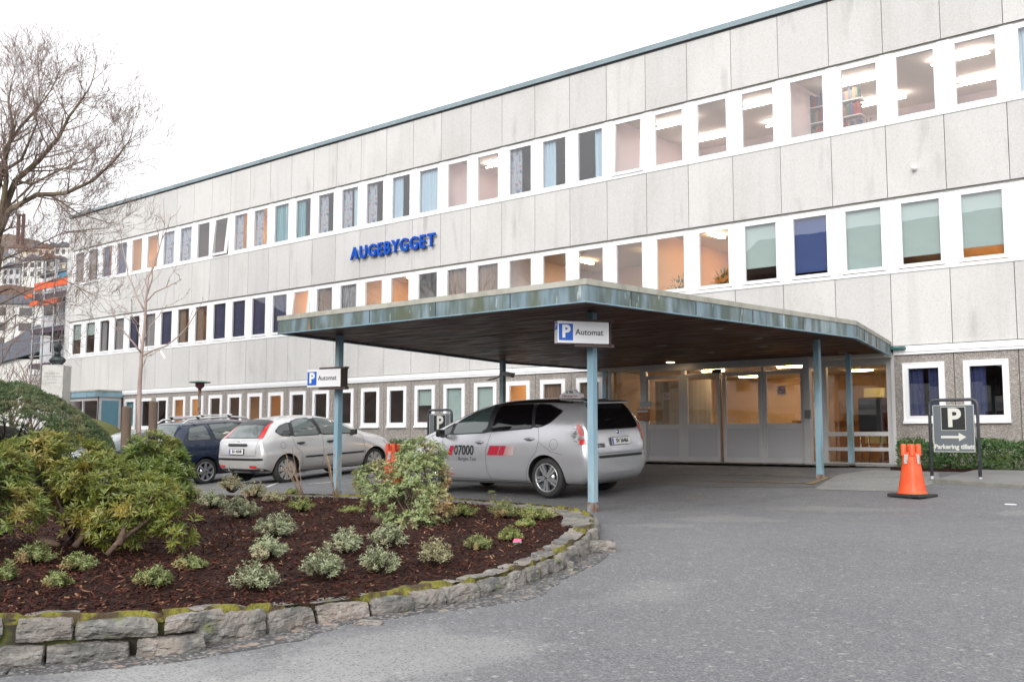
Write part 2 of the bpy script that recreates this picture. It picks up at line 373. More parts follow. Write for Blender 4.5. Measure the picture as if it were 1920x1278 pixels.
poly_on_ground([at_g(p[0], p[1])[:2] for p in ((1205, 886), (1545, 893), (1565, 892), (1530, 914), (1330, 913), (1205, 905))], 'drop_off_surface', DASPH, .004, 'dark smooth asphalt by the entrance doors')
poly_on_ground([(-15.2, 21.3), (-15.2, 20.7), (-8.9, 20.7), (-7.0, 21.95), (-15.2, 21.95)], 'entrance_slab', DSLAB, .05, 'flat grey slab at the foot of the entrance doors')
poly_on_ground([at_g(*p)[:2] for p in ((1526, 917), (1572, 890), (1640, 880), (1760, 886), (1762, 903), (1700, 922))], 'gritty_slab', PALEG, .005, 'pale gritty slab behind the orange cone')
strip_on_ground([at_g(1335, 902)[:2], at_g(1520, 906)[:2], at_g(1530, 904)[:2]], .09, 'yellow_line', YEL, .012, 'faded yellow line before the entrance')
strip_on_ground([at_g(1345, 890)[:2], at_g(1512, 892)[:2]], .07, 'yellow_line', YEL, .012, 'faded yellow line nearer the doors')
strip_on_ground([at_g(1518, 908)[:2], at_g(1552, 895)[:2]], .12, 'yellow_line', YEL, .014, 'faded yellow corner mark by the column')
for a, b_ in (((580, 907), (630, 903)), ((660, 893), (700, 889)), ((500, 913), (520, 905))):
    strip_on_ground([at_g(*a)[:2], at_g(*b_)[:2]], .10, 'bay_line', WPT, .006, 'worn white parking bay line')
# pavement with a kerb at right
KERB = mat('mossy_kerb_stone', (.20, .195, .18), .9, layers=[('noise', 7, .4, .7, (.11, .12, .075), .7)], bump=[('noise', 30, .5, .01)])
def kerb_top(x): return .07
pv = [at_g(1748, 905)[:2], at_g(1920, 916)[:2]]
k0 = Vector(pv[0]); k1 = Vector(pv[1]); kd = (k1-k0).normalized(); k1 = k0+kd*14
b = MB(); n = 48; vs = []; 
kn = Vector((-kd.y, kd.x)); kn = kn if kn.y > 0 else -kn
for i in range(n+1):
    p = k0+(k1-k0)*i/n
    for off, dz in ((0, -.05), (0, .06), (.12, .065), (.125, .055)):
        q = p+kn*off; vs.append((q.x, q.y, ground(q.x, q.y)+dz))
for i in range(n):
    for k in range(3): b.add([], [], 0)
    b.f += [(i*4+k, (i+1)*4+k, (i+1)*4+k+1, i*4+k+1) for k in range(3)]; b.m += [0]*3; b.sm += [False]*3
b.v = vs
kb = b.build('kerb', KERB); tag(kb, 'low mossy kerb along the pavement', None, kind='structure')
b = MB(); vs = []
cols = 9
for i in range(n+1):
    p = k0+(k1-k0)*i/n
    q0 = p+kn*.12
    for k in range(cols):
        q = Vector((q0.x+(0)*k, q0.y+(21.9-q0.y)*k/(cols-1))); vs.append((q.x, q.y, ground(q.x, q.y)+.055))
b.v = vs; b.f = [(i*cols+k, (i+1)*cols+k, (i+1)*cols+k+1, i*cols+k+1) for i in range(n) for k in range(cols-1)]; b.m = [0]*len(b.f); b.sm = [True]*len(b.f)
tag(b.build('pavement', DSLAB), 'dark pavement in front of the hedge', None, kind='structure')
# ================================================================== MAIN BUILDING
D = 22.0
XL, XS, NW = -45.28, -5.35, 32
P_ = (XS-XL)/NW
NM = 36
XR = XL+NM*P_
ZR = 10.15
ROWS = [(8.56, ZR), (5.27, 6.895), (2.0, 3.585)]
STRIP = [(6.895, 8.56), (3.585, 5.27)]
bld = thing('hospital_building', 'long three storey building of pale concrete panels with white window bands', 'building', (-22, 26, -.6))
# panels -------------------------------------------------------------
b = MB(); gp = .008
for z0, z1 in ROWS:
    for i in range(NM):
        x0, x1 = XL+i*P_+gp, XL+(i+1)*P_-gp
        b.box(x0, x1, D, D+.09, z0+.004, z1-.004)
b.box(XL-.36, XL-.012, D-.004, D+.40, -1.6, ZR)
b.build('concrete_cladding', PANEL, bld)
b = MB()
for z0, z1 in ROWS: b.box(XL, XR, D+.085, D+.24, z0+.01, z1-.01)
b.box(XL, XR-.01, D+12, D+12.2, -1.5, ZR-.02); b.box(XL-.3, XL-.02, D+.42, D+12.2, -1.5, ZR-.03); b.box(XR-.22, XR-.02, D+.1, D+12, -1.5, ZR-.03)
b.build('wall_core', mat('joint_filler', (.075, .078, .085), .9), bld)
b = MB(); b.box(XL-.3, XR, D+.25, D+12.2, ZR-.02, ZR+.03)
b.build('flat_roof', mat('roof_felt', (.08, .08, .085), .9), bld)
b = MB(); x = XL-.42; 
while x < XR:
    x1 = min(x+3.0, XR+.1); b.box(x+.004, x1-.004, D-.07, D+.34, ZR-.012, ZR+.125); b.box(x1-.03, x1+.03, D-.078, D+.34, ZR-.02, ZR+.132); x = x1
b.build('roof_flashing', ROOFM, bld)
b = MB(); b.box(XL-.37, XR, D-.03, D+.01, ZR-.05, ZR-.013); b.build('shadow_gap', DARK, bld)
# aggregate ground floor ---------------------------------------------
zb, zt = -1.6, 1.815; PW = {}
WX0, WX1, WZ0, WZ1 = .21, P_-.21, .36, 1.60
gwin = [i for i in range(4, NM) if not 24 <= i <= 29]
for i in range(NM):
    x0, x1 = XL+i*P_+gp, XL+(i+1)*P_-gp
    if 24 <= i <= 29 or 1 <= i <= 3: continue
    b = PW.setdefault(0 if i < 4 else (1 if i < 24 else 2), MB())
    if i in gwin:
        xa, xb = XL+i*P_+WX0, XL+i*P_+WX1
        b.box(x0, xa, D+.02, D+.12, zb, zt); b.box(xb, x1, D+.02, D+.12, zb, zt)
        b.box(xa, xb, D+.02, D+.12, zb, WZ0); b.box(xa, xb, D+.02, D+.12, WZ1, zt)
    else: b.box(x0, x1, D+.02, D+.12, zb, zt)
for b in PW.values(): b.build('aggregate_plinth_wall', GREYAG, bld)
b = MB()
for i in range(NM+1):
    if 25 <= i <= 29 or 2 <= i <= 3: continue
    b.box(XL+i*P_-.03, XL+i*P_+.03, D+.11, D+.16, zb, zt)
b.build('panel_joint', DARK, bld)
b = MB(); segs = [(XL-.36, XL+1*P_-.3), (XL+4*P_-.1, XL+24*P_+.0), (XL+30*P_+.02, XR)]
for x0, x1 in segs:
    b.box(x0, x1, D-.05, D+.02, 1.86, 1.985); b.box(x0, x1, D-.03, D+.02, 1.80, 1.86)
b.build('white_band', WHITE, bld)
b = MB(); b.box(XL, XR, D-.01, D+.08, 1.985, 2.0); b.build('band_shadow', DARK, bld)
# window bands --------------------------------------------------------
s2 = MB(); hd = MB(); b = MB(); b.box(-.09, .165, .02, .10, 0, 1.58)
for dx in (-.075, .10): b.box(dx, dx+.045, .008, .022, .01, 1.565)
mePil = None
for z0, z1 in STRIP:
    for i in range(NM+1):
        if mePil is None:
            o = b.build('pilaster', WHITE); mePil = o.data; bpy.data.objects.remove(o)
        inst(mePil, 'pilaster', (XL+i*P_, D, z0+.04), bld)
    s2.box(XL-.01, XR, D-.02, D+.12, z0+.0, z0+.05); s2.box(XL-.01, XR, D+.0, D+.12, z0+.05, z0+.075)
    hd.box(XL-.01, XR, D+.055, D+.12, z1-.06, z1)
s2.build('sill_trim', WHITE, bld)
hd.build('head_trim', mat('head_trim_shade', (.34, .33, .31), .6), bld)  # shade under the panel edges is put into this grey
def frame_mb(w_, h_, l, r, t, bt, y0=0., dep=.07):
    b = MB(); b.box(0, l, y0, y0+dep, -h_, 0); b.box(w_-r, w_, y0, y0+dep, -h_, 0); b.box(l, w_-r, y0, y0+dep, -t, 0); b.box(l, w_-r, y0, y0+dep, -h_, -h_+bt)
    k = .028
    b.box(l-.006, l+k, y0-.014, y0+.05, -h_+bt-.006, -t+.006); b.box(w_-r-k, w_-r+.006, y0-.014, y0+.05, -h_+bt-.006, -t+.006)
    b.box(l+k, w_-r-k, y0-.014, y0+.05, -t-k, -t+.006); b.box(l+k, w_-r-k, y0-.014, y0+.05, -h_+bt-.006, -h_+bt+k)
    return b
def temp(b, name, mats):
    o = b.build(name, mats); me = o.data; bpy.data.objects.remove(o); return me
UW, UH = P_-.165-.09, 1.53
meU = temp(frame_mb(UW, UH, .075, .06, .085, .05), 'window', WHITE)
pb = MB(); pb.add([(.095, .012, -UH+.07), (UW-.08, .012, -UH+.07), (UW-.08, .012, -.105), (.095, .012, -.105)], [(0, 1, 2, 3)])
mePU = temp(pb, 'pane', GLASS)
GW, GH = WX1-WX0, WZ1-WZ0
gb = frame_mb(GW, GH, .07, .07, .075, .10); gb.box(-.03, GW+.03, -.05, .06, -GH-.035, -GH+.02); gb.box(-.022, .0, -.012, .03, -GH+.02, .022); gb.box(GW, GW+.022, -.012, .03, -GH+.02, .022); gb.box(0, GW, -.012, .03, 0, .022)
meG = temp(gb, 'window', WHITE)
pb = MB(); pb.add([(.09, .012, -GH+.12), (GW-.09, .012, -GH+.12), (GW-.09, .012, -.095), (.09, .012, -.095)], [(0, 1, 2, 3)])
mePG = temp(pb, 'pane', GLASS)
def wavy(x0, x1, z0, z1, y, amp=.022, per=.11, gather=0.):
    b = MB(); n = max(6, int((x1-x0)/.018)); vs = []
    nz = 5
    for j in range(nz+1):
        z = z0+(z1-z0)*j/nz
        for i in range(n+1):
            u = i/n; g_ = 1-gather*math.sin(math.pi*min(1, (z-z0)/(z1-z0)*1.2))
            x = x0+(x1-x0)*u*g_
            vs.append((x, y+amp*math.sin(2*math.pi*x/per+j*.3), z))
    b.add(vs, [(j*(n+1)+i, j*(n+1)+i+1, (j+1)*(n+1)+i+1, (j+1)*(n+1)+i) for j in range(nz) for i in range(n)], 0, True)
    return b
cmesh = {}
def cover(kind, w_, h_):
    # kind: code such as 'navy', 'navyL', 'blind75'
    key = (kind, round(h_, 2))
    if key in cmesh: return cmesh[key]
    name = 'curtain'
    base = kind.rstrip('LRF0123456789'); suf = kind[len(base):]
    m = dict(navy=NAVY, teal=TEAL, grey=GREYC, pale=PALEC, pat=PATC, blind=BLIND, blueb=BLUEB, brown=BROWNB)[base]
    if base in ('blind', 'blueb'):
        fr = int(suf or 100)/100; name = 'roller_blind'
        b = MB(); b.box(.05, w_-.05, .10, .104, -.08-(h_-.14)*fr, -.05); b.box(.05, w_-.05, .092, .112, -.10-(h_-.14)*fr, -.08-(h_-.14)*fr)
    else:
        x0, x1 = (.04, w_-.04) if suf in ('', 'F') else ((.04, .04+w_*.42) if suf == 'L' else (w_*.58, w_-.04))
        b = wavy(x0, x1, -h_+.02, -.03, .12)
    me = temp(b, name, m); cmesh[key] = (name, me); return cmesh[key]
def put_window(me, mp, x, y, z, w_, h_, cov, tilt=0., lab=None):
    o = inst(me, 'window', (x, y, z), bld, (tilt, 0, 0))
    p = link(bpy.data.objects.new('pane', mp)); p.parent = o
    if lab: o['label'] = lab
    for c in cov:
        nm, cm = cover(c, w_, h_); q = link(bpy.data.objects.new(nm, cm)); q.parent = o if not tilt else bld
        if tilt: q.location = o.location
    return o
TOP = [['brown'], ['brownL'], ['navyL'], ['navy'], [], [], ['pat'], ['pat'], [], [], ['patL'], ['patL'], ['teal'], ['tealL'], ['patL'], ['patL', 'paleR'], ['patL'], ['paleL'],
       ['pale'], [], [], ['patL'], ['paleL'], ['paleR'], [], [], [], [], [], [], [], [], ['paleL', 'paleR'], [], ['pale'], []]
MID = [['blind50'], ['blind40'], ['greyL'], ['grey'], ['navyL'], ['grey'], ['navy'], ['brownL'], ['brownL'], ['navy'], ['navy'], ['navy'], ['navy'], [], ['brown'], ['grey'], [], [], [], ['brown'],
       ['brown'], [], [], [], [], [], [], ['blind75'], ['blueb92'], ['blind100'], ['blind85'], ['blind82'], ['navyL'], ['navy'], ['blind60'], []]
for i in range(NM):
    x = XL+i*P_+.165
    tA = -.10 if i == 9 else (-.05 if i == 24 else 0)
    tB = -.10 if i == 13 else 0
    put_window(meU, mePU, x, D+.045, STRIP[0][1]-.05, UW, UH, TOP[i], tA, 'white window tilted open' if tA else None)
    put_window(meU, mePU, x, D+.045, STRIP[1][1]-.05, UW, UH, MID[i], tB, 'white window tilted open' if tB else None)
GC = {4: ['teal'], 19: ['blind90'], 20: ['blind100'], 18: ['blind45'], 30: ['navyL', 'navyR'], 31: ['navyL'], 32: ['navy'], 14: [], 33: ['blind60'], 22: ['brown'], 23: ['brown']}
for i in gwin:
    put_window(meG, mePG, XL+i*P_+WX0, D-.004, WZ1, GW, GH, GC.get(i, []))
# interiors -----------------------------------------------------------
DEP = 4.6
LV = [(6.06, 8.66), (2.78, 5.36), (-.56, 1.95)]
fl = MB(); ce = MB()
for k, (z0, z1) in enumerate(LV):
    xs = [(XL, XR)] if k < 2 else [(XL, XL+24*P_-.02), (XL+30*P_+.02, XR)]
    for xa, xb in xs:
        fl.box(xa, xb, D+.12, D+DEP, z0-.1, z0); ce.box(xa, xb, D+.12, D+DEP, z1, z1+.08)
fl.build('interior_floor', FLOORM, bld); ce.build('interior_ceiling', CEILM, bld)
# rooms: row, first window, last window (exclusive), wall material, lamp material
ROOMS = [(0, 0, 2, 'd', 0), (0, 2, 4, 'c', 'w'), (0, 4, 6, 'c', 'w'), (0, 6, 8, 'd', 0), (0, 8, 10, 'd', 'x'), (0, 10, 12, 'c', 'w'), (0, 12, 13, 'd', 0), (0, 13, 15, 'd', 0), (0, 15, 18, 'd', 0),
         (0, 18, 19, 'g', 0), (0, 19, 21, 'p', 'n'), (0, 21, 24, 'g', 0), (0, 24, 28, 'p', 'n'), (0, 28, 32, 'p', 'n'), (0, 32, 36, 'g', 0),
         (1, 0, 3, 'd', 0), (1, 3, 6, 'd', 0), (1, 6, 9, 'd', 'x'), (1, 9, 13, 'd', 0), (1, 13, 14, 'c', 'w'), (1, 14, 16, 'd', 0), (1, 16, 18, 'c', 'W'), (1, 18, 19, 'g', 0), (1, 19, 21, 'd', 'x'), (1, 21, 25, 'p', 'x'),
         (1, 25, 27, 'c', 'W'), (1, 27, 30, 'd', 0), (1, 30, 31, 'd', 'x'), (1, 31, 33, 'c', 'w'), (1, 33, 36, 'd', 0),
         (2, 0, 7, 'd', 0), (2, 7, 9, 'c', 'w'), (2, 9, 11, 'd', 'x'), (2, 11, 13, 'c', 'x'), (2, 13, 18, 'd', 0), (2, 18, 21, 'g', 0), (2, 21, 24, 'c', 'w'), (2, 30, 36, 'd', 0)]
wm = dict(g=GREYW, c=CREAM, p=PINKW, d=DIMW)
lampspots = []
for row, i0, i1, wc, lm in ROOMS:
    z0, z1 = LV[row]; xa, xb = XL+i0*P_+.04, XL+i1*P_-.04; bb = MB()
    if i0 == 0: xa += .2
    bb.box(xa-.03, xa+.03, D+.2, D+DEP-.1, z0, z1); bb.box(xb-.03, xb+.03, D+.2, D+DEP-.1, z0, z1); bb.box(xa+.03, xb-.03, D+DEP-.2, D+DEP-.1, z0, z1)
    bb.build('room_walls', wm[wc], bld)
    if lm: lampspots.append((row, xa, xb, lm))
hou = mat('lamp_housing_white', (.8, .8, .8), .4)
for row, xa, xb, lm in lampspots:
    z1 = LV[row][1]; n = 1 if xb-xa < 2.6 else 2
    mm = LAMPC if lm == 'n' else LAMPW
    for q in range(n):
        xc = xa+(xb-xa)*(q+.5)/n
        for yy in ((D+1.4, D+3.2) if lm in ('n', 'W', 'w') else (D+2.4,)):
            b = MB()
            if lm == 'n' and row == 0: b.box(xc-.62, xc+.62, yy-.035, yy+.035, z1-.14, z1-.12)
            else: b.box(xc-.07, xc+.07, yy-.35, yy+.35, z1-.09, z1-.06)
            b.build('ceiling_lamp', mm, bld)
# shelves and pinned things seen in lit rooms
b = MB(); x = XL+27*P_+.7
for k in range(4): b.box(x, x+1.9, D+1.6, D+1.9, 7.0+k*.4, 7.03+k*.4)
for k in range(4):
    xx = x+.05
    while xx < x+1.8:
        w_ = random.uniform(.03, .09); b.box(xx, xx+w_-.006, D+1.62, D+1.86, 7.03+k*.4, 7.03+k*.4+random.uniform(.22, .33), random.randint(1, 4)); xx += w_
b.build('bookshelf', [hou, mat('red_binder', (.28, .07, .06)), mat('blue_binder', (.10, .12, .22)), mat('brown_binder', (.30, .20, .13)), mat('green_binder', (.10, .16, .13))], bld)
# vent on the facade
b = MB(); b.lathe([(0, 0), (.05, 0), (.055, -.03), (.05, -.12), (.03, -.15), (0, -.15)], (-7.23, D, 5.82), 16, 0, 'Y'); b.build('wall_vent', WHITE, bld)
# porch at far left ---------------------------------------------------
xq = XL+4*P_-.08; pc = at_x(190, 738, xq); yq = max(18.5, min(21., pc.y)); xp = XL+1*P_-.25
BLUEP = mat('dusty_blue_panel', (.11, .24, .31), .6, layers=[('noise', 2, .4, .7, (.15, .29, .36), .6)])
b = MB(); b.box(xp-.1, xq+.1, yq-.1, D-.005, 1.70, 1.93); b.build('porch_roof', BLUEST, bld)
b = MB(); b.box(xp-.13, xq+.13, yq-.13, D-.006, 1.93, 1.99); b.build('porch_coping', COPE, bld)
b = MB(); b.box(xq-.05, xq, yq+.12, D-.12, -.6, 1.55); b.build('porch_panel', BLUEP, bld)
b = MB()
for (x0, x1) in ((xp, xp+.1), (xp+1.25, xp+1.33), (xp+2.5, xp+2.58), (xq-.12, xq)): b.box(x0, x1, yq, yq+.08, -1.4, 1.70)
b.box(xp+.1, xq-.12, yq+.01, yq+.07, 1.55, 1.70); b.box(xp+.1, xq-.12, yq+.01, yq+.07, .35, .42)
b.box(xq-.08, xq+.012, yq+.0, yq+.12, -.7, 1.70); b.box(xq-.06, xq+.012, D-.12, D-.01, -1.4, 1.70); b.box(xq-.06, xq+.012, yq+.12, D-.12, 1.55, 1.70)
b.build('porch_frame', ALU, bld)
b = MB(); b.add([(xp, yq+.04, -1.4), (xq, yq+.04, -1.4), (xq, yq+.04, 1.6), (xp, yq+.04, 1.6)], [(0, 1, 2, 3)]); b.build('porch_glazing', GLASS, bld)
b = MB(); b.box(xp, xq-.1, D+1, D+1.1, -1.4, 1.8); b.build('porch_back_wall', mat('brick_red_wall', (.22, .07, .045), .9), bld)

# ------------------------------------------------------------------ entrance
YV = 21.35; YG = 22.1; ZS = 1.815; ZF = -.60
def px(x, Y, y=800): return at_y(x, y, Y).x
def pz(x, y, Y): return at_y(x, y, Y).z
vx0, vx1 = px(1201, YV), px(1520, YV)
b = MB()
b.box(vx0, vx1, YV-.03, YV+.12, pz(1360, 690, YV), ZS-.002)              # header
b.box(vx0+.01, vx1+.01, YV-.05, YV-.03, pz(1360, 690, YV)-.0, pz(1360, 686, YV)+.03)
b.box(vx0, px(1212, YV), YV, YV+.1, ZF, pz(1360, 690, YV)); b.box(px(1508, YV), vx1, YV-.02, YV+.12, ZF, pz(1360, 690, YV))
b.box(px(1278, YV), px(1285, YV), YV+.0, YV+.1, ZF, pz(1360, 690, YV)); b.box(px(1427, YV)+.01, px(1434, YV)-.01, YV+.02, YV+.1, ZF, pz(1360, 690, YV))
b.build('entrance_frame', ALU, bld)
def door(xa, xb, y, top, lab=None):
    x0, x1 = px(xa, y), px(xb, y); xc = (xa+xb)/2
    z = lambda yy: pz(1400, yy, y)
    fr = .07
    b = MB(); b.box(x0, x0+fr, y, y+.05, ZF+.06, z(top)); b.box(x1-fr, x1, y, y+.05, ZF+.06, z(top)); b.box(x0+fr, x1-fr, y, y+.05, z(top+6), z(top))
    b.box(x0+fr, x1-fr, y, y+.05, z(803), z(794)); b.box(x0+fr, x1-fr, y, y+.05, ZF+.06, z(857))
    o = b.build('sliding_door', ALU, bld)
    if lab: o['label'] = lab
    g = MB(); g.add([(x0+fr, y+.025, z(794)), (x1-fr, y+.025, z(794)), (x1-fr, y+.025, z(top+6)), (x0+fr, y+.025, z(top+6))], [(0, 1, 2, 3)]); g.build('glass_pane', GLASS, o)
    k = MB(); k.box(x0+fr, x1-fr, y+.012, y+.04, z(857), z(803)); k.build('kick_panel', ALUP, o)
    return o, x0, x1
d1 = door(1212, 1278, YV+.03, 697); d2 = door(1285, 1350, YV-.03, 697); d3 = door(1357, 1428, YV-.035, 697); d4 = door(1433, 1508, YV+.03, 697)
b = MB(); xm = (px(1350, YV)+px(1357, YV))/2; b.box(xm-.012, xm+.012, YV-.03, YV+.02, ZF, pz(1360, 697, YV)); b.build('door_meeting_stile', MATS['dull_steel'] if 'dull_steel' in MATS else mat('dull_steel', (.22, .22, .22), .4, .5), bld)
b = MB(); b.box(px(1340, YV), px(1357, YV), YV-.10, YV-.05, pz(1350, 699, YV), pz(1350, 693, YV)); b.build('door_sensor', BLACK, bld)
def nosmoke(x, y, Y, r):
    c = at_y(x, y, Y); t = MB()
    t.box(c.x-r*1.15, c.x+r*1.15, Y, Y+.003, c.z-r*1.3, c.z+r*1.15); o = t.build('no_smoking_sign', WHITE, bld)
    n = 28; q = MB(); vs = []
    for k in range(n):
        a = 2*math.pi*k/n
        for rr in (r*.80, r): vs.append((c.x+rr*math.cos(a), Y-.002, c.z+rr*math.sin(a)))
    q.add(vs, [(2*k, (2*k+2) % (2*n), (2*k+3) % (2*n), 2*k+1) for k in range(n)])
    q.obox((c.x, Y-.003, c.z), (r*.62, 0, -r*.62), (0, .0005, 0), (r*.07, 0, r*.07))
    q.build('red_ring', mat('sign_red', (.55, .03, .06), .5), o)
    q = MB(); q.box(c.x-r*.55, c.x+r*.4, Y-.0015, Y-.0005, c.z-r*.08, c.z+r*.08); q.build('cigarette_mark', BLACK, o)
nosmoke(1465, 731, YV+.0, .085); nosmoke(1249.5, 742, YV+.12, .07)
# lock box on the right post and parking ticket machine on the left post
b = MB(); c0 = at_y(1515, 776, YV-.03); b.box(c0.x-.06, c0.x+.07, YV-.08, YV-.03, c0.z-.09, c0.z+.09); b.build('entry_switch', MATS['dull_steel'], bld)
# side glazing right
gx0, gx1 = px(1548, YG), px(1676, YG)
z_ = lambda yy: pz(1610, yy, YG)
b = MB()
b.box(vx1-.06, gx1, YG-.0, YG+.1, z_(685), ZS-.004); b.box(gx0-.05, gx0+.05, YG-.01, YG+.1, ZF, z_(685)); b.box(gx1-.12, gx1, YG-.02, YG+.1, ZF, z_(685))
b.box(gx0+.05, gx1-.12, YG-.01, YG+.08, ZF, z_(867)); b.box(gx0+.05, gx1-.12, YG-.03, YG+.08, z_(817), z_(809)); b.box(gx0+.05, gx1-.12, YG-.03, YG+.08, z_(845), z_(838))
b.box(vx1-.05, vx1, YG-.08, YG, ZF, ZS-.005); b.box(vx1-.045, vx1-.005, YV+.12, YG-.08, ZF, ZF+.1); b.box(vx1-.045, vx1-.005, YV+.12, YG-.08, 1.5, ZS-.006)
b.box(gx1, XL+30*P_+.01, YG-.08, YG+.2, -1.2, ZS-.003)
b.build('side_glazing_frame', ALU, bld); b = MB()
b.box(XL+24*P_-.0, vx0, D-.0, D+.1, pz(1170, 697, D), ZS-.004); b.box(XL+24*P_, XL+24*P_+.1, D-.01, D+.1, ZF, pz(1170, 697, D)); b.box(XL+24*P_+.1, vx0, D, D+.1, ZF, ZF+.25)
b.box(vx0+.005, vx0+.05, YV+.1, D, pz(1170, 697, D), ZS-.005); b.box(vx0+.005, vx0+.05, YV+.1, D, ZF, ZF+.25)
b.build('side_glazing_frame', ALU, bld)
b = MB(); b.add([(gx0+.05, YG+.03, ZF), (gx1-.12, YG+.03, ZF), (gx1-.12, YG+.03, z_(685)), (gx0+.05, YG+.03, z_(685))], [(0, 1, 2, 3)]); b.build('side_glazing', GLASS, bld)
b = MB(); b.add([(vx1-.025, YV+.12, ZF+.1), (vx1-.025, YG-.08, ZF+.1), (vx1-.025, YG-.08, 1.5), (vx1-.025, YV+.12, 1.5)], [(0, 1, 2, 3)]); b.build('side_glazing', GLASS, bld)
b = MB(); b.add([(XL+24*P_+.1, D+.05, ZF+.25), (vx0, D+.05, ZF+.25), (vx0, D+.05, pz(1170, 697, D)), (XL+24*P_+.1, D+.05, pz(1170, 697, D))], [(0, 1, 2, 3)])
b.build('side_glazing', GLASS, bld)
# lobby
LX0, LX1, LY = XL+24*P_+.05, XL+30*P_-.02, 27.5
b = MB(); b.box(LX0, LX1, YV+.15, LY, ZF-.1, ZF+.012); b.build('lobby_floor', mat('lobby_floor_tile', (.10, .075, .06), .35), bld)
b = MB(); b.box(LX0, LX1, YV+.15, LY, ZS-.06, ZS+.05); b.build('lobby_ceiling', CEILM, bld)
LOB = mat('lobby_wall', (.58, .43, .29), .85, layers=[('noise', (.6, .6, .5), .5, .56, (.30, .19, .11), .8)])
b = MB(); b.box(LX0-.02, LX1, LY, LY+.1, ZF, ZS); b.box(LX0-.03, LX0, D+.12, LY, ZF, ZS); b.box(LX1, LX1+.05, D+.2, LY, ZF, ZS)
b.box(-11.2, -11.1, 25.0, LY, ZF, ZS-.06)
b.build('lobby_wall', LOB, bld)
b = MB(); b.box(-14.9, -13.2, 23.6, 23.66, ZF, 1.55); b.build('lobby_screen', mat('vertical_slat_screen', (.30, .28, .25), .8, layers=[('noise', (14, 1, .2), .4, .6, (.42, .40, .36), .7)]), bld)
b = MB(); b.box(-9.25, -8.75, 23.9, 23.95, -.1, 1.2, 0)
b.build('notice_panel', mat('pale_yellow_notice', (.62, .60, .30), .7), bld)
for lx, ly in ((-12.9, 23.2), (-10.7, 23.0), (-11.9, 24.6), (-9.9, 25.4), (-8.6, 23.4), (-13.3, 26.0), (-11.6, 26.6), (-14.2, 24.6), (-8.9, 25.6), (-12.4, 22.3)):  # some of these lamps are added only to brighten the lobby
    b = MB(); b.box(lx-.30, lx+.30, ly-.05, ly+.05, ZS-.10, ZS-.065); b.build('ceiling_lamp', LAMPW, bld)
b = MB(); b.box(-12.2, -9.8, 26.6, 27.1, ZF, .45); b.box(-12.3, -9.7, 26.5, 27.1, .45, .50); b.build('reception_desk', mat('lobby_desk_wood', (.30, .16, .08), .5), bld)
# chair-like red kiosk behind the right glazing
k = thing('seat_booth', 'dark red padded booth seat standing behind the right hand entrance glazing', 'seat', (-8.7, 23.2, ZF+.012))
b = MB(); b.box(-9.05, -8.45, 23.0, 23.45, .15, .95); bevel(b.build('backrest', mat('dark_red_upholstery', (.10, .014, .02), .6), k), .04)
b = MB(); b.box(-9.02, -8.5, 22.94, 22.99, .20, .9); bevel(b.build('screen_panel', mat('charcoal_panel', (.03, .032, .035), .5), k), .012)
b = MB(); b.box(-9.0, -8.5, 22.9, 23.5, .10, .15)
b.build('seat', mat('charcoal_seat', (.04, .04, .04), .6), k)
for sx in (-8.98, -8.52):
    for sy in (22.93, 23.44):
        b = MB(); b.tube([(sx, sy, ZF+.012), (sx, sy, .10)], .015, 8); b.build('leg', mat('chrome_leg', (.6, .6, .6), .2, .9) if 'chrome_leg' not in MATS else MATS['chrome_leg'], k)

# sign letters --------------------------------------------------------
SB = mat('royal_blue_letter', (.002, .07, .42), .55, spec=.2)
sg = thing('building_sign', 'royal blue raised capital letters reading AUGEBYGGET on the pale facade', 'sign', (-25.6, D-.08, 5.9))
word = 'AUGEBYGGET'
adv = []; me_w = []
for ch in word:
    me = text_mesh(ch, .545, .035, .013, 'LEFT'); xs = [v.co.x for v in me.vertices]; me_w.append((me, min(xs), max(xs)))
tot = sum(b_-a for _, a, b_ in me_w); gap = (3.93-tot)/(len(word)-1)
cur = -25.64
for (me, a, b_), ch in zip(me_w, word):
    ys = [v.co.y for v in me.vertices]; y0, y1 = min(ys), max(ys)
    for v in me.vertices:
        c = v.co; v.co = Vector((cur+(c.x-a), D-.11-c.z, 5.89+(c.y-y0)/(y1-y0)*.415))-sg.location
    me.materials.clear(); me.materials.append(SB); o = link(bpy.data.objects.new('letter', me)); o.parent = sg
    bm = bmesh.new(); bm.from_mesh(me); bmesh.ops.recalc_face_normals(bm, faces=bm.faces); bm.to_mesh(me); bm.free()
    cur += (b_-a)+gap*(.45 if ch in 'YB' else (1.25 if ch not in 'A' else .9))
b = MB(); b.box(-25.55, -21.75, D-.07, D-.045, 5.96, 5.98); b.box(-25.55, -21.75, D-.07, D-.045, 6.2, 6.22)
for q in (-25.3, -24, -22.8, -21.9): b.box(q, q+.02, D-.05, D, 5.97, 6.2)
b.build('mounting_rail', ALU, sg)

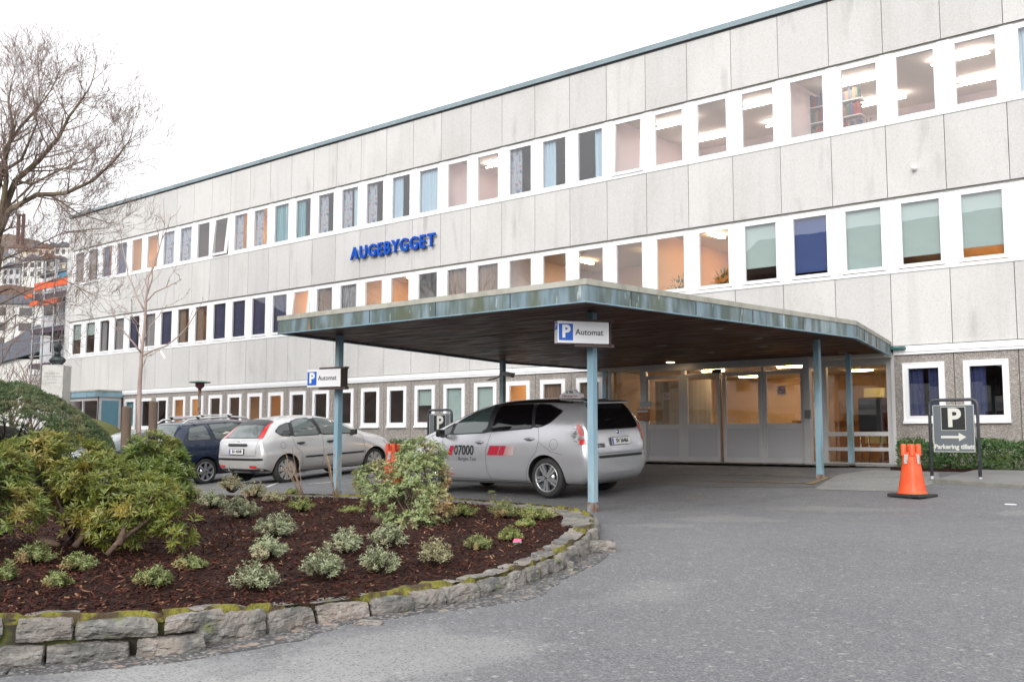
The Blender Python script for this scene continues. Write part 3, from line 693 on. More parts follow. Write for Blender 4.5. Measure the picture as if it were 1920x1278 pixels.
# ================================================================== CANOPY
cano = thing('entrance_canopy', 'flat wide entrance canopy with streaked blue fascia and dark boarded underside on thin blue columns', 'canopy', (-11.2, 16, ground(-11.2, 16)))
CP = [(-14.32, 10.62), (-7.77, 10.65), (-6.91, 17.59), (-7.86, 21.94), (-15.45, 21.94), (-15.8, 18.4)]
def xr(poly, y):
    xs = []
    for (x0, y0), (x1, y1) in zip(poly, poly[1:]+poly[:1]):
        if (y0-y)*(y1-y) < 0: xs.append(x0+(x1-x0)*(y-y0)/(y1-y0))
    return min(xs), max(xs)
b = MB(); y = 10.70; bw = .115
while y < 21.86:
    a0, a1 = xr(CP, y+.002); b0, b1 = xr(CP, min(y+bw-.01, 21.93))
    zz = ZS+random.uniform(0, .004)
    cuts = [0]+sorted(random.uniform(.1, .9) for _ in range(random.choice((1, 2))))+[1]
    for c0_, c1_ in zip(cuts, cuts[1:]):
        P4 = [(a0+.03+(a1-a0-.06)*c0_, y), (a0+.03+(a1-a0-.06)*c1_-.004, y), (b0+.03+(b1-b0-.06)*c1_-.004, y+bw-.008), (b0+.03+(b1-b0-.06)*c0_, y+bw-.008)]
        b.prism(P4, zz, zz+.02, 'Z')
    y += bw
b.build('soffit_boards', SOFFIT, cano)
def inset(poly, d):
    c = Vector((sum(p[0] for p in poly)/len(poly), sum(p[1] for p in poly)/len(poly))); out = []
    n = len(poly)
    for i in range(n):
        p0, p1, p2 = Vector(poly[i-1]), Vector(poly[i]), Vector(poly[(i+1) % n])
        d1_, d2_ = (p1-p0).normalized(), (p2-p1).normalized(); n1, n2 = Vector((-d1_.y, d1_.x)), Vector((-d2_.y, d2_.x))
        m_ = (n1+n2).normalized(); out.append(tuple(p1+m_*d/max(.3, m_.dot(n1))))
    return out
def ring(poly, d, z0, z1):
    b = MB(); q = inset(poly, d); n = len(poly)
    for i in range(n):
        j = (i+1) % n
        if i == 3: continue
        b.add([(poly[i][0], poly[i][1], z0), (poly[j][0], poly[j][1], z0), (q[j][0], q[j][1], z0), (q[i][0], q[i][1], z0),
               (poly[i][0], poly[i][1], z1), (poly[j][0], poly[j][1], z1), (q[j][0], q[j][1], z1), (q[i][0], q[i][1], z1)],
              [(0, 1, 5, 4), (3, 7, 6, 2), (4, 5, 6, 7), (0, 3, 2, 1)])
    return b
ring(CP, .05, ZS-.022, ZS+.195).build('fascia', FASCIA, cano)
lip = ring(inset(CP, -.006), .075, ZS-.035, ZS-.022); lip.build('fascia_lip', BLUEST, cano)
b = MB()
for k in range(6):
    if k == 3: continue
    p0_, p1_ = Vector(CP[k]), Vector(CP[(k+1) % 6]); tt = (p1_-p0_).normalized(); nn_ = Vector((tt.y, -tt.x)); q_ = .9
    while q_ < (p1_-p0_).length-.3:
        c_ = p0_+tt*q_; b = MB(); b.obox((c_.x+nn_.x*.002, c_.y+nn_.y*.002, ZS+.09), (tt.x*.005, tt.y*.005, 0), (nn_.x*.004, nn_.y*.004, 0), (0, 0, .10)); b.build('fascia_seam', DARK, cano); q_ += 1.45
ring(inset(CP, -.012), .28, ZS+.197, ZS+.275).build('coping', COPE, cano)
b = MB(); b.prism(inset(CP, .06), ZS+.03, ZS+.19, 'Z'); b.build('roof_slab', DARK, cano)
for cx_, cy_ in ((-8.55, 11.86), (-13.94, 11.68), (-7.74, 17.8), (-8.55, 21.28), (-15.41, 17.82), (-15.33, 21.85)):
    g0 = ground(cx_, cy_)-.03; b = MB(); h = .052
    b.box(cx_-h, cx_+h, cy_-h, cy_+h, g0, ZS+.001, 0)
    b.box(cx_-h-.006, cx_+h+.006, cy_-h-.006, cy_+h+.006, g0, g0+random.uniform(.10, .17), 1)
    b.build('column', [BLUEST, mat('rusted_steel', (.16, .075, .045), .85, layers=[('noise', 9, .45, .6, (.22, .27, .28), .8)]) if 'rusted_steel' not in MATS else MATS['rusted_steel']], cano)
for i, (x, y) in enumerate(((1257, 680), (1175, 674), (1140, 633), (1430, 650), (1580, 662), (1420, 635), (1345, 617), (1240, 668-20), (1330, 661))):
    q = at_z(x, y, ZS-.01); b = MB(); b.lathe([(0, -.004), (.085, -.004), (.10, 0), (.10, .03)], (q.x, q.y, ZS-.004), 20)
    b.build('downlight', mat('lit_downlight', (1, .8, .5), .5, emit=((1, .68, .36), 9.)) if i == 0 else (MATS['dull_steel']), cano)
# security camera / flood light on the far column
b = MB(); q = Vector((-15.41, 17.7, 1.45)); b.obox(q+Vector((.28, -.05, .02)), (.16, .02, -.03), (0, .06, 0), (.01, 0, .05)); b.tube([q, q+Vector((.15, -.03, 0))], .02, 8); b.obox(q+Vector((-.2, -.05, -.08)), (.12, 0, .02), (0, .05, 0), (0, 0, .012)); b.tube([q+Vector((0, 0, -.03)), q+Vector((-.15, -.04, -.07))], .015, 8)
b.build('floodlight', MATS['dull_steel'], cano)
# small green lamp bracket at the canopy end
b = MB(); q = at_y(1685, 652, D-.1); b.box(q.x-.17, q.x+.14, D-.2, D-.06, q.z-.03, q.z+.02); b.build('gutter_outlet', mat('green_bronze', (.02, .12, .10), .5), cano)
# ================================================================== VEHICLES
CGL = mat('car_glass', (.012, .015, .016), .03, spec=1., coat=.6)
CGL2 = mat('greenish_car_glass', (.05, .075, .072), .03, spec=1., coat=.8)
PRIV = mat('dark_tinted_glass', (.004, .004, .005), .03, spec=.7, coat=.3)
TRIM = mat('black_trim', (.015, .015, .016), .35)
UNDER = mat('wheel_well_black', (.008, .008, .008), .9)
def paint(name, c, dirt=None, met=.6, rough=.24):
    ly = []
    if dirt: ly = [('gradz', 1, .75, .25, dirt, .75), ('noise', (1.5, 1.5, 3), .45, .7, dirt, .35)]
    return mat(name, c, rough, met, layers=ly, coat=.8)
SILV = paint('silver_paint', (.60, .605, .64), (.48, .48, .49))
FSILV = paint('dusty_silver_paint', (.60, .605, .61), (.43, .40, .35), .35)
NAVP = paint('dark_blue_paint', (.012, .022, .055), (.03, .034, .05), .4)
GRNP = paint('grey_green_paint', (.13, .16, .17), None, .4)
RED = mat('red_lamp_glass', (.55, .012, .015), .15, coat=1.)
REDL = mat('pale_red_lamp_glass', (.62, .12, .12), .15, coat=1.)
CLR = mat('clear_lamp_glass', (.55, .56, .58), .12, .3, coat=1., layers=[('noise', (20, 20, 30), .45, .6, (.12, .12, .13), .8)])
CHR = mat('bright_chrome', (.75, .76, .78), .12, 1.)
ALLOY = mat('silver_alloy', (.50, .51, .53), .3, .8)
HUBC = mat('grey_hubcap', (.36, .35, .33), .5, .3, layers=[('noise', 9, .5, .7, (.22, .20, .17), .5)])
PLATEW = mat('number_plate_white', (.75, .75, .74), .5)
PBLUE = mat('number_plate_blue', (.02, .08, .45), .5)
INK = mat('black_lettering', (.01, .01, .011), .5)
CRIM = mat('crimson_decal', (.40, .010, .035), .45)
FADEC = mat('fading_crimson_decal', (.40, .012, .035), .45, layers=[('gradx', -1, -1.98, -1.66, (.46, .44, .46), 1.), ('gradx', -1, -1.98, -1.85, (.42, .15, .10), .3)])
class Car:
    def __init__(s, name, label, cat, loc, rz, rot, T, group=None):
        s.root = thing(name, label, cat, loc, rz, group); s.root.rotation_euler = (rot[0], rot[1], rz)
        xs = T['xs']; b = MB(); n = 10
        def hs(x):
            g = lambda k: lerp_tab(T[k], x)
            zu, zb, zt, wl, wm, wb_, wt = g('zu'), g('zb'), g('zt'), g('wl'), g('wm'), g('wb'), g('wt')
            zb = min(zb, zt-.03)
            return [(0, zu), (wl*.75, zu), (wl, zu+.04), (wm, zu+(zb-zu)*.38), (wm+.004, zu+(zb-zu)*.66), (wb_, zb), (wb_*.5+wt*.5+.025, zb*.48+zt*.52), (wt+.01, zt-.05*(zt-zb)/.4-.005), (wt*.62, zt-.006), (0, zt)]
        vs = []
        for x in xs:
            h = hs(x); full = h+[(-y, z) for y, z in h[-2:0:-1]]
            vs += [(x, y, z) for y, z in full]
        m = len(vs)//len(xs)
        b.add(vs, [(i*m+k, i*m+(k+1) % m, (i+1)*m+(k+1) % m, (i+1)*m+k) for i in range(len(xs)-1) for k in range(m)], 0, True)
        for base, rev in ((0, False), ((len(xs)-1)*m, True)):
            for k in range(n-1):
                q = (base+k, base+(k+1), base+(m-k-1) % m, base+(m-k) % m)
                if k == 0: q = (base, base+1, base+m-1)
                if k == n-2: q = (base+k, base+k+1, base+(m-k))
                b.f.append(q if rev else q[::-1]); b.m.append(0); b.sm.append(True)
        o = b.build('body', [T['paint'], UNDER], s.root, local=True, fixn=True)
        cut = []
        md = o.modifiers.new('s', 'SUBSURF'); md.levels = md.render_levels = 3
        for wx in T['wheels']:
            for sg_ in (1, -1):
                cb = MB(); W = T['W']; r = T['wr']*1.12+.012
                cb.lathe([(0, 0), (r, 0), (r, .75), (0, .75)], (wx, sg_*(W-.30)-(0 if sg_ > 0 else .75), T['wz']), 32, 0, 'Y')
                co = cb.build('cutter', [UNDER], s.root, local=True, fixn=True); cut.append(co)
                bo = o.modifiers.new('b', 'BOOLEAN'); bo.object = co; bo.operation = 'DIFFERENCE'; bo.solver = 'EXACT'; bo.material_mode = 'TRANSFER'
        dg = bpy.context.evaluated_depsgraph_get(); dg.update()
        me = bpy.data.meshes.new_from_object(o.evaluated_get(dg), depsgraph=dg)
        o.modifiers.clear(); o.data = me; me.name = 'body'
        for p in me.polygons: p.use_smooth = True
        me.set_sharp_from_angle(angle=R(40))
        for c in cut: bpy.data.objects.remove(c)
        s.body = o; s.T = T
        bm = bmesh.new(); bm.from_mesh(me); s.bvh = BVHTree.FromBMesh(bm); bm.free()
    def hit(s, u, v, side):
        o, d = {'L': ((u, 3, v), (0, -1, 0)), 'R': ((u, -3, v), (0, 1, 0)), 'B': ((-2, u, v), (1, 0, 0)), 'F': ((8, u, v), (-1, 0, 0)), 'T': ((u, v, 4), (0, 0, -1))}[side]
        o, d = Vector(o), Vector(d); p, nn, i, ds = s.bvh.ray_cast(o, d)
        k = 0
        while p is None and k < 60:
            k += 1
            if side in 'LR': o.x += .008 if o.x < 2.2 else -.008; o.z += .006 if o.z < .8 else -.004
            elif side == 'T': o.y *= .98; o.x += .006 if o.x < 2.2 else -.006
            else: o.y *= .97; o.z += .004 if o.z < .7 else -.004
            p, nn, i, ds = s.bvh.ray_cast(o, d)
        if p is None: p, nn, i, ds = s.bvh.find_nearest(o+d*2.1)
        if nn.dot(d) > 0: nn = -nn
        return p, nn
    def project(s, bm, side, eps, name, m, parent, step=.07):
        for ax in (0, 1):
            cs = [v.co[ax] for v in bm.verts]; t = min(cs)+step
            nrm = (1, 0, 0) if ax == 0 else (0, 1, 0)
            while t < max(cs):
                bmesh.ops.bisect_plane(bm, geom=bm.verts[:]+bm.edges[:]+bm.faces[:], plane_co=(t, 0, 0) if ax == 0 else (0, t, 0), plane_no=nrm); t += step
        for v in bm.verts:
            p, nn = s.hit(v.co.x, v.co.y, side); v.co = p+nn*eps
        d = {'L': (0, 1, 0), 'R': (0, -1, 0), 'B': (-1, 0, 0), 'F': (1, 0, 0), 'T': (0, 0, 1)}[side]
        bm.normal_update()
        for f in bm.faces:
            f.smooth = True
            if f.normal.dot(Vector(d)) < 0: f.normal_flip()
        me = bpy.data.meshes.new(name); bm.to_mesh(me); bm.free(); me.materials.append(m)
        o = link(bpy.data.objects.new(name, me)); o.parent = parent or s.root; return o
    def patch(s, name, poly, side, m, eps=.004, parent=None, step=.07):
        bm = bmesh.new(); bm.faces.new([bm.verts.new((u, v, 0)) for u, v in poly]); bmesh.ops.triangulate(bm, faces=bm.faces) if len(poly) > 4 else None
        return s.project(bm, side, eps, name, m, parent, step)
    def grow(s, poly, d):
        a = sum(poly[i-1][0]*poly[i][1]-poly[i][0]*poly[i-1][1] for i in range(len(poly)))
        return inset(poly, -d if a > 0 else d)
    def window(s, poly, side, m, name='side_window', rim=.018, tr=None):
        o = s.patch(name, s.rnd(poly), side, m, .007)
        s.patch('window_seal', s.rnd(s.grow(poly, rim)), side, tr or TRIM, .003, o); return o
    def rnd(s, poly, r=.03):
        out = []; n = len(poly)
        for i in range(n):
            p0, p, p1 = Vector(poly[i-1]), Vector(poly[i]), Vector(poly[(i+1) % n])
            for q, w_ in ((p0, 1), (p1, 0)):
                l = (q-p).length; t = min(r, l*.3)/l; out.append(tuple(p+(q-p)*t))
        return out
    def line(s, pts, side, wd=.007, m=None, name='panel_gap', parent=None, eps=.0015):
        b = MB(); P = [Vector(p) for p in pts]; Q = []
        for a, c in zip(P, P[1:]):
            n = max(1, int((c-a).length/.04)); Q += [a+(c-a)*i/n for i in range(n)]
        Q.append(P[-1]); vs = []
        for i, p in enumerate(Q):
            t = (Q[min(i+1, len(Q)-1)]-Q[max(i-1, 0)]).normalized(); nn = Vector((-t.y, t.x))
            for k in (-.5, .5):
                q = p+nn*wd*k; h, hn = s.hit(q.x, q.y, side); vs.append(h+hn*eps)
        b.add(vs, [(2*i, 2*i+1, 2*i+3, 2*i+2) for i in range(len(Q)-1)], 0, True)
        return b.build(name, m or TRIM, parent or s.root, local=True)
    def text(s, name, body, size, cx, cz, side, m, eps=.004, off=0., sx=1., align='CENTER', parent=None):
        me = text_mesh(body, size, 0, off, align); bm = bmesh.new(); bm.from_mesh(me)
        fl = -1 if side in ('L', 'B') else 1
        for v in bm.verts: v.co = Vector((cx+fl*v.co.x*sx, cz+v.co.y, 0))
        return s.project(bm, side, eps, name, m, parent, .2)
    def wheels(s, rimf, r, wd=.20, rm=ALLOY):
        W = s.T['W']
        ty = MB(); pr = [(r*.70, -wd/2+.01), (r*.745, -wd/2), (r*.93, -wd/2+.003), (r*.985, -wd/2+.03), (r, -wd/2+.06), (r, wd/2-.06), (r*.985, wd/2-.03), (r*.93, wd/2-.003), (r*.745, wd/2), (r*.70, wd/2-.01)]
        ty.lathe(pr, (0, 0, 0), 48, 0, 'Y'); meT = temp(ty, 'tyre', RUBBER)
        rb = rimf(r*.72, wd); meR = temp(rb, 'rim', [rm, TRIM, CHR])
        for wx in s.T['wheels']:
            for sg_ in (1, -1):
                o = link(bpy.data.objects.new('wheel', meT)); o.parent = s.root; o.location = (wx, sg_*(W-.035-wd/2), s.T['wz']); o.rotation_euler = (0, random.uniform(0, 6), 0 if sg_ < 0 else math.pi)
                q = link(bpy.data.objects.new('rim', meR)); q.parent = o
def rim_spokes(n, w0, w1, split=False, disc=False):
    def f(r, wd):
        b = MB(); y0 = -wd/2
        b.lathe([(r*.93, y0+.012), (r, y0-.004), (r*1.02, y0+.012), (r*1.0, wd/2-.03)], (0, 0, 0), 40, 0, 'Y')
        b.lathe([(r*.93, y0+.012), (r*.90, y0+.05), (r*.88, wd/2-.03)], (0, 0, 0), 40, 0, 'Y')
        b.lathe([(0, y0+.085), (r*.9, y0+.085)], (0, 0, 0), 32, 1, 'Y')
        b.lathe([(0, y0+.06), (r*.55, y0+.06), (r*.55, y0+.075)], (0, 0, 0), 32, 2, 'Y')
        b.lathe([(0, y0-.002), (r*.10, y0-.002), (r*.20, y0+.006), (r*.22, y0+.05)], (0, 0, 0), 24, 0, 'Y')
        b.lathe([(0, y0-.006), (r*.09, y0-.005), (r*.10, y0)], (0, 0, 0), 16, 1, 'Y')
        for k in range(n):
            a = 2*math.pi*k/n; d = Vector((math.cos(a), 0, math.sin(a))); t = Vector((-math.sin(a), 0, math.cos(a)))
            offs = (-1, 1) if split else (0,)
            for of in offs:
                p0 = d*r*.12+t*of*r*.05; p1 = d*r*.95+t*of*r*.15; e0, e1 = (w0*.55, w1*.55) if split else (w0, w1)
                vs = []
                for p, e, yy in ((p0, e0, y0+.0), (p1, e1, y0+.008)):
                    for sgn, dy in ((-1, .0), (1, .0), (1.25, .04), (-1.25, .04)):
                        vs.append(p+t*e*sgn*r+Vector((0, yy+dy, 0)))
                b.add(vs, [(0, 1, 5, 4), (1, 2, 6, 5), (3, 0, 4, 7), (0, 3, 2, 1), (4, 5, 6, 7)], 0)
            b.lathe([(0, y0-.004), (r*.035, y0-.004), (r*.035, y0+.02)], (math.cos(a+.3)*r*.17*1.0, 0, math.sin(a+.3)*r*.17), 8, 1, 'Y')
        return b
    return f
def plate(car, x, y, z, w_, txt, tilt=0., parent=None, sx=1.):
    b = MB(); b.obox((x, y, z), (0, w_/2+.012, 0), (.006, 0, 0), (math.sin(tilt)*.065, 0, .065)); b.build('plate_holder', TRIM, parent or car.root, local=True)
    b = MB(); b.obox((x-.009, y, z), (0, w_/2, 0), (.004, 0, 0), (math.sin(tilt)*.055, 0, .055)); o = b.build('number_plate', PLATEW, car.root, local=True)
    b = MB(); b.obox((x-.0145, y+w_/2-.022, z), (0, .021, 0), (.001, 0, 0), (math.sin(tilt)*.05, 0, .05)); b.build('country_band', PBLUE, o, local=True)
    b = MB(); b.obox((x-.0165, y+w_/2-.022, z+.025), (0, .012, 0), (.0005, 0, 0), (0, 0, .009)); b.build('flag_mark', CRIM, o, local=True)
    text_obj('plate_number', txt, .094, INK, (x-.0155, y-.03, z), (0, -1, 0), (math.sin(tilt), 0, 1), o, .0008, .0035, sx=sx, local=True)
    return o
def mirror(car, x, y, z, sg_, m):
    b = MB(); b.obox((x, y+sg_*.12, z), (.045, 0, 0), (0, .085, 0), (0, 0, .065)); o = bevel(b.build('wing_mirror', m, car.root, local=True), .03, 3)
    b = MB(); b.obox((x+.01, y+sg_*.02, z-.06), (.03, 0, 0), (0, .05, 0), (0, 0, .02)); b.build('mirror_stalk', TRIM, o, local=True)
def handle(car, x0, x1, z, side, m):
    a, na = car.hit(x0, z, side); c, nc = car.hit(x1, z, side)
    b = MB(); p = [a+na*.004, a.lerp(c, .2)+na*.035, a.lerp(c, .8)+nc*.035, c+nc*.004]; b.tube(p, [.013, .016, .016, .013], 8); o = b.build('door_handle', m, car.root, local=True)
    cu = [( (x0+x1)/2+math.cos(t)*abs(x1-x0)*.36, z-.008+math.sin(t)*.036) for t in [k*math.pi/8 for k in range(16)]]
    car.patch('handle_recess', cu, side, MATS['recess_grey'] if 'recess_grey' in MATS else mat('recess_grey', (.17, .17, .18), .4, .3), .002, o)

# ---- taxi ------------------------------------------------------------
TX = dict(W=.905, wheels=(.95, 3.74), wr=.335, wz=.332, paint=SILV,
    xs=[0, .03, .09, .16, .24, .32, .42, .62, .95, 1.35, 1.8, 2.25, 2.6, 2.95, 3.3, 3.62, 3.9, 4.15, 4.38, 4.52, 4.6, 4.64],
    zu=[(0, .42), (.03, .34), (.1, .27), (.3, .20), (.9, .18), (4.1, .17), (4.45, .2), (4.6, .28), (4.64, .36)],
    zb=[(0, .66), (.03, .74), (.09, .92), (.16, 1.03), (.3, 1.09), (.62, 1.13), (1.35, 1.11), (2.25, 1.05), (3.3, 1.0), (3.62, .98), (4.15, .84), (4.38, .74), (4.52, .64), (4.64, .48)],
    zt=[(0, .76), (.03, .95), (.09, 1.17), (.16, 1.34), (.24, 1.50), (.32, 1.61), (.42, 1.63), (.95, 1.665), (1.7, 1.675), (2.25, 1.645), (2.6, 1.58), (2.95, 1.48), (3.3, 1.34), (3.62, 1.19), (3.9, 1.09), (4.15, 1.01), (4.38, .90), (4.52, .78), (4.6, .64), (4.64, .54)],
    wl=[(0, .62), (.09, .80), (.3, .85), (4.1, .84), (4.5, .66), (4.64, .42)],
    wm=[(0, .70), (.05, .84), (.16, .90), (.4, .91), (3.9, .91), (4.3, .86), (4.52, .72), (4.64, .46)],
    wb=[(0, .68), (.09, .84), (.3, .87), (.9, .875), (3.5, .87), (4.1, .80), (4.4, .70), (4.64, .42)],
    wt=[(0, .62), (.09, .78), (.2, .72), (.34, .64), (.9, .65), (2.3, .65), (2.95, .64), (3.5, .68), (3.9, .70), (4.3, .60), (4.64, .36)])
taxi = Car('taxi', 'silver estate taxi with 07000 on its door and a roof sign under the canopy', 'taxi', (-9.74, 14.37, -.955), math.pi, (-.042, 0), TX)
for side in 'LR':
    taxi.window([(3.11, 1.07), (3.08, 1.27), (2.72, 1.455), (2.24, 1.55), (2.29, 1.10)], side, CGL2)
    taxi.window([(3.52, 1.035), (3.38, 1.15), (3.17, 1.25), (3.19, 1.07)], side, CGL, 'quarter_window')
    taxi.window([(2.18, 1.115), (2.09, 1.56), (1.33, 1.57), (1.24, 1.175)], side, PRIV)
    taxi.window([(1.17, 1.185), (1.25, 1.565), (.99, 1.55), (.66, 1.44), (.84, 1.28), (1.00, 1.21)], side, PRIV, 'quarter_window')
    taxi.patch('pillar_trim', [(2.285, 1.09), (2.245, 1.555), (2.085, 1.565), (2.175, 1.105)], side, TRIM, .003); taxi.patch('pillar_trim', [(1.24, 1.17), (1.33, 1.57), (1.25, 1.57), (1.17, 1.18)], side, TRIM, .003); taxi.patch('pillar_trim', [(3.20, 1.06), (3.17, 1.25), (3.08, 1.27), (3.11, 1.06)], side, TRIM, .003)
    taxi.line([(2.17, 1.09), (2.27, .80), (2.27, .42), (2.2, .27), (1.4, .26), (1.37, .42), (1.28, .60), (1.12, .78), (1.07, .98), (1.1, 1.17)], side)
    taxi.line([(2.2, .27), (3.28, .28), (3.36, .6), (3.36, 1.0), (3.5, 1.03)], side)
    taxi.line([(.56, .72), (.8, .77), (1.07, .93)], side, .006)
    taxi.line([(.75+.085*math.cos(t), .895+.085*math.sin(t)) for t in [k*math.pi/12 for k in range(25)]], side, .006, name='fuel_flap')
    taxi.line([(1.4, .235), (3.3, .24)], side, .012, name='sill_line')
    handle(taxi, 2.53, 2.33, .925, side, SILV); handle(taxi, 1.39, 1.17, .985, side, SILV)
    sg_ = 1 if side == 'L' else -1
    mirror(taxi, 3.27, sg_*.90, 1.09, sg_, TRIM)
    o = taxi.patch('tail_light', taxi.rnd([(.42, 1.08), (.34, 1.19), (.26, 1.24), (.19, 1.17), (.14, 1.04), (.10, .88), (.27, .88)]), side, CLR, .009)
    taxi.patch('red_lens', [(.30, 1.19), (.26, 1.23), (.20, 1.16), (.15, 1.04), (.22, 1.02)], side, REDL, .013, o); taxi.patch('lower_lens', [(.22, .89), (.22, .98), (.125, .98), (.11, .89)], side, RED, .013, o)
    taxi.patch('head_light', taxi.rnd([(4.08, .88), (4.12, .95), (4.56, .74), (4.60, .66), (4.5, .66)]), side, CLR, .008)
    taxi.patch('reflector', [(.05, .36), (.05, .56), (.09, .57), (.10, .37)], side, RED, .008)
o = taxi.patch('company_lettering', [(3.21, .69), (3.10, .69), (3.04, .86), (3.14, .86)], 'L', CRIM, .004)
taxi.text('number_text', '07000', .235, 2.80, .775, 'L', INK, .006, .006, .82, parent=o); taxi.text('name_text', 'Bergen Taxi', .095, 2.72, .628, 'L', INK, .005, .0, .95, parent=o)
o = taxi.patch('stripe_decal', [(2.24, .70), (2.0, .70), (1.94, .865), (2.18, .865)], 'L', CRIM, .004)
taxi.patch('stripe', [(1.985, .70), (1.86, .70), (1.80, .865), (1.925, .865)], 'L', CRIM, .004, o); taxi.patch('stripe', [(1.845, .70), (1.64, .70), (1.60, .865), (1.785, .865)], 'L', FADEC, .004, o)
taxi.patch('red_flash', [(3.2, .33), (3.06, .345), (3.2, .36)], 'L', CRIM, .004)
o = taxi.window([(-.66, 1.17), (-.56, 1.53), (.56, 1.53), (.66, 1.17), (.58, 1.135), (-.58, 1.135)], 'B', PRIV, 'rear_window')
taxi.line([(-.80, 1.05), (-.76, .80), (-.62, .73), (.62, .73), (.76, .80), (.80, 1.05)], 'B', .007)
for s_ in (-1, 1): taxi.patch('tail_light', taxi.rnd([(s_*.77, .90), (s_*.77, 1.02), (s_*.69, 1.20), (s_*.64, 1.18), (s_*.70, 1.02), (s_*.71, .90)]), 'B', REDL, .012)
o = taxi.patch('bumper_guard', taxi.rnd([(-.62, .655), (.62, .655), (.66, .70), (-.66, .70)]), 'B', TRIM, .008)
b = MB(); b.obox((.27, 0, 1.585), (.10, 0, .016), (0, .54, 0), (0, 0, .013)); bevel(b.build('spoiler', SILV, taxi.root, local=True), .012)
p_, n_ = taxi.hit(0, .92, 'B')
plate(taxi, p_.x-.02, 0, .925, .54, 'SV 36466', .18)
p_, n_ = taxi.hit(0, 1.07, 'B'); b = MB(); b.lathe([(0, -.012), (.030, -.010), (.034, 0)], (p_.x-.006, 0, 1.07), 20, 0, 'X'); b.build('badge', CHR, taxi.root, local=True)
b = MB(); b.lathe([(0, -.016), (.020, -.014), (.022, -.008)], (p_.x-.006, 0, 1.07), 20, 0, 'X'); b.build('badge_centre', PBLUE, taxi.root, local=True)
taxi.text('company_lettering', '07000', .10, .55, .86, 'B', INK, .004, .002, .8)
b = MB(); b.obox((.28, 0, 1.02-.0), (.01, .3, 0), (0, 0, .001), (0, 0, .001))
o = taxi.patch('black_roof', taxi.rnd([(.45, -.60), (2.45, -.60), (2.6, 0), (2.45, .60), (.45, .60)], .1), 'T', mat('black_roof_paint', (.012, .012, .013), .15, coat=.8), .003)
b = MB(); b.prism([(-.24, 0), (.24, 0), (.22, .07), (.12, .10), (.08, .15), (-.08, .15), (-.12, .10), (-.22, .07)], -.05, .05, 'Y'); 
for i, v in enumerate(b.v): b.v[i] = (.85+v[0], v[1]+.22, v[2]+1.665)
rs = b.build('roof_sign', WHITE, taxi.root, local=True); bevel(rs, .012)
text_obj('sign_text', 'R 706', .062, INK, (.85, .275, 1.765), (-1, 0, 0), (0, 0, 1), rs, .001, .001, local=True); text_obj('sign_text', '07000 Bergen Taxi', .043, CRIM, (.85, .276, 1.70), (-1, 0, 0), (0, 0, 1), rs, .001, .0, local=True)
b = MB(); b.tube([(.65, .2, 1.64), (.65, -.5, 1.63)], .012, 8); b.tube([(1.05, .2, 1.65), (1.05, -.5, 1.64)], .012, 8); b.build('sign_bracket', TRIM, taxi.root, local=True)
taxi.patch('windscreen', taxi.rnd([(2.62, -.55), (3.42, -.62), (3.48, 0), (3.42, .62), (2.62, .55), (2.57, 0)], .08), 'T', CGL, .005)
taxi.patch('hubcap_shadow', [(0.3, .3), (.31, .3), (.31, .31)], 'L', TRIM, .002) if False else None
taxi.wheels(rim_spokes(5, .13, .17, True), .333)

# ---- silver hatchback ---------------------------------------------------
FX = dict(W=.905, wheels=(.72, 3.36), wr=.312, wz=.312, paint=FSILV,
    xs=[0, .03, .09, .16, .26, .38, .50, .62, .85, 1.2, 1.6, 2.0, 2.35, 2.65, 2.95, 3.2, 3.5, 3.8, 4.05, 4.2, 4.28, 4.32],
    zu=[(0, .38), (.05, .30), (.3, .22), (3.9, .19), (4.2, .24), (4.32, .34)],
    zb=[(0, .62), (.05, .86), (.12, .98), (.4, 1.03), (.9, 1.03), (2.0, 1.01), (2.9, .98), (3.2, .94), (3.6, .86), (4.0, .76), (4.2, .66), (4.32, .48)],
    zt=[(0, .70), (.03, .90), (.09, 1.02), (.16, 1.06), (.26, 1.16), (.38, 1.29), (.50, 1.41), (.62, 1.45), (.85, 1.48), (1.2, 1.51), (1.6, 1.52), (2.0, 1.49), (2.35, 1.41), (2.65, 1.28), (2.95, 1.15), (3.2, 1.05), (3.5, .99), (3.8, .92), (4.05, .82), (4.2, .72), (4.28, .62), (4.32, .54)],
    wl=[(0, .64), (.09, .80), (.3, .84), (3.9, .83), (4.2, .68), (4.32, .45)],
    wm=[(0, .70), (.06, .84), (.2, .90), (.6, .915), (3.6, .915), (4.0, .87), (4.2, .76), (4.32, .5)],
    wb=[(0, .68), (.09, .80), (.3, .84), (.9, .86), (3.0, .86), (3.6, .80), (4.0, .70), (4.32, .42)],
    wt=[(0, .60), (.09, .74), (.3, .66), (.5, .60), (1.0, .62), (2.0, .61), (2.65, .63), (3.0, .66), (3.5, .66), (4.0, .58), (4.32, .36)])
foc = Car('parked_car', 'dusty silver hatchback parked behind the blue canopy column', 'car', (-19.62, 13.55, -1.055), math.pi/2, (0, -.058), FX, 'cars parked in the bays')
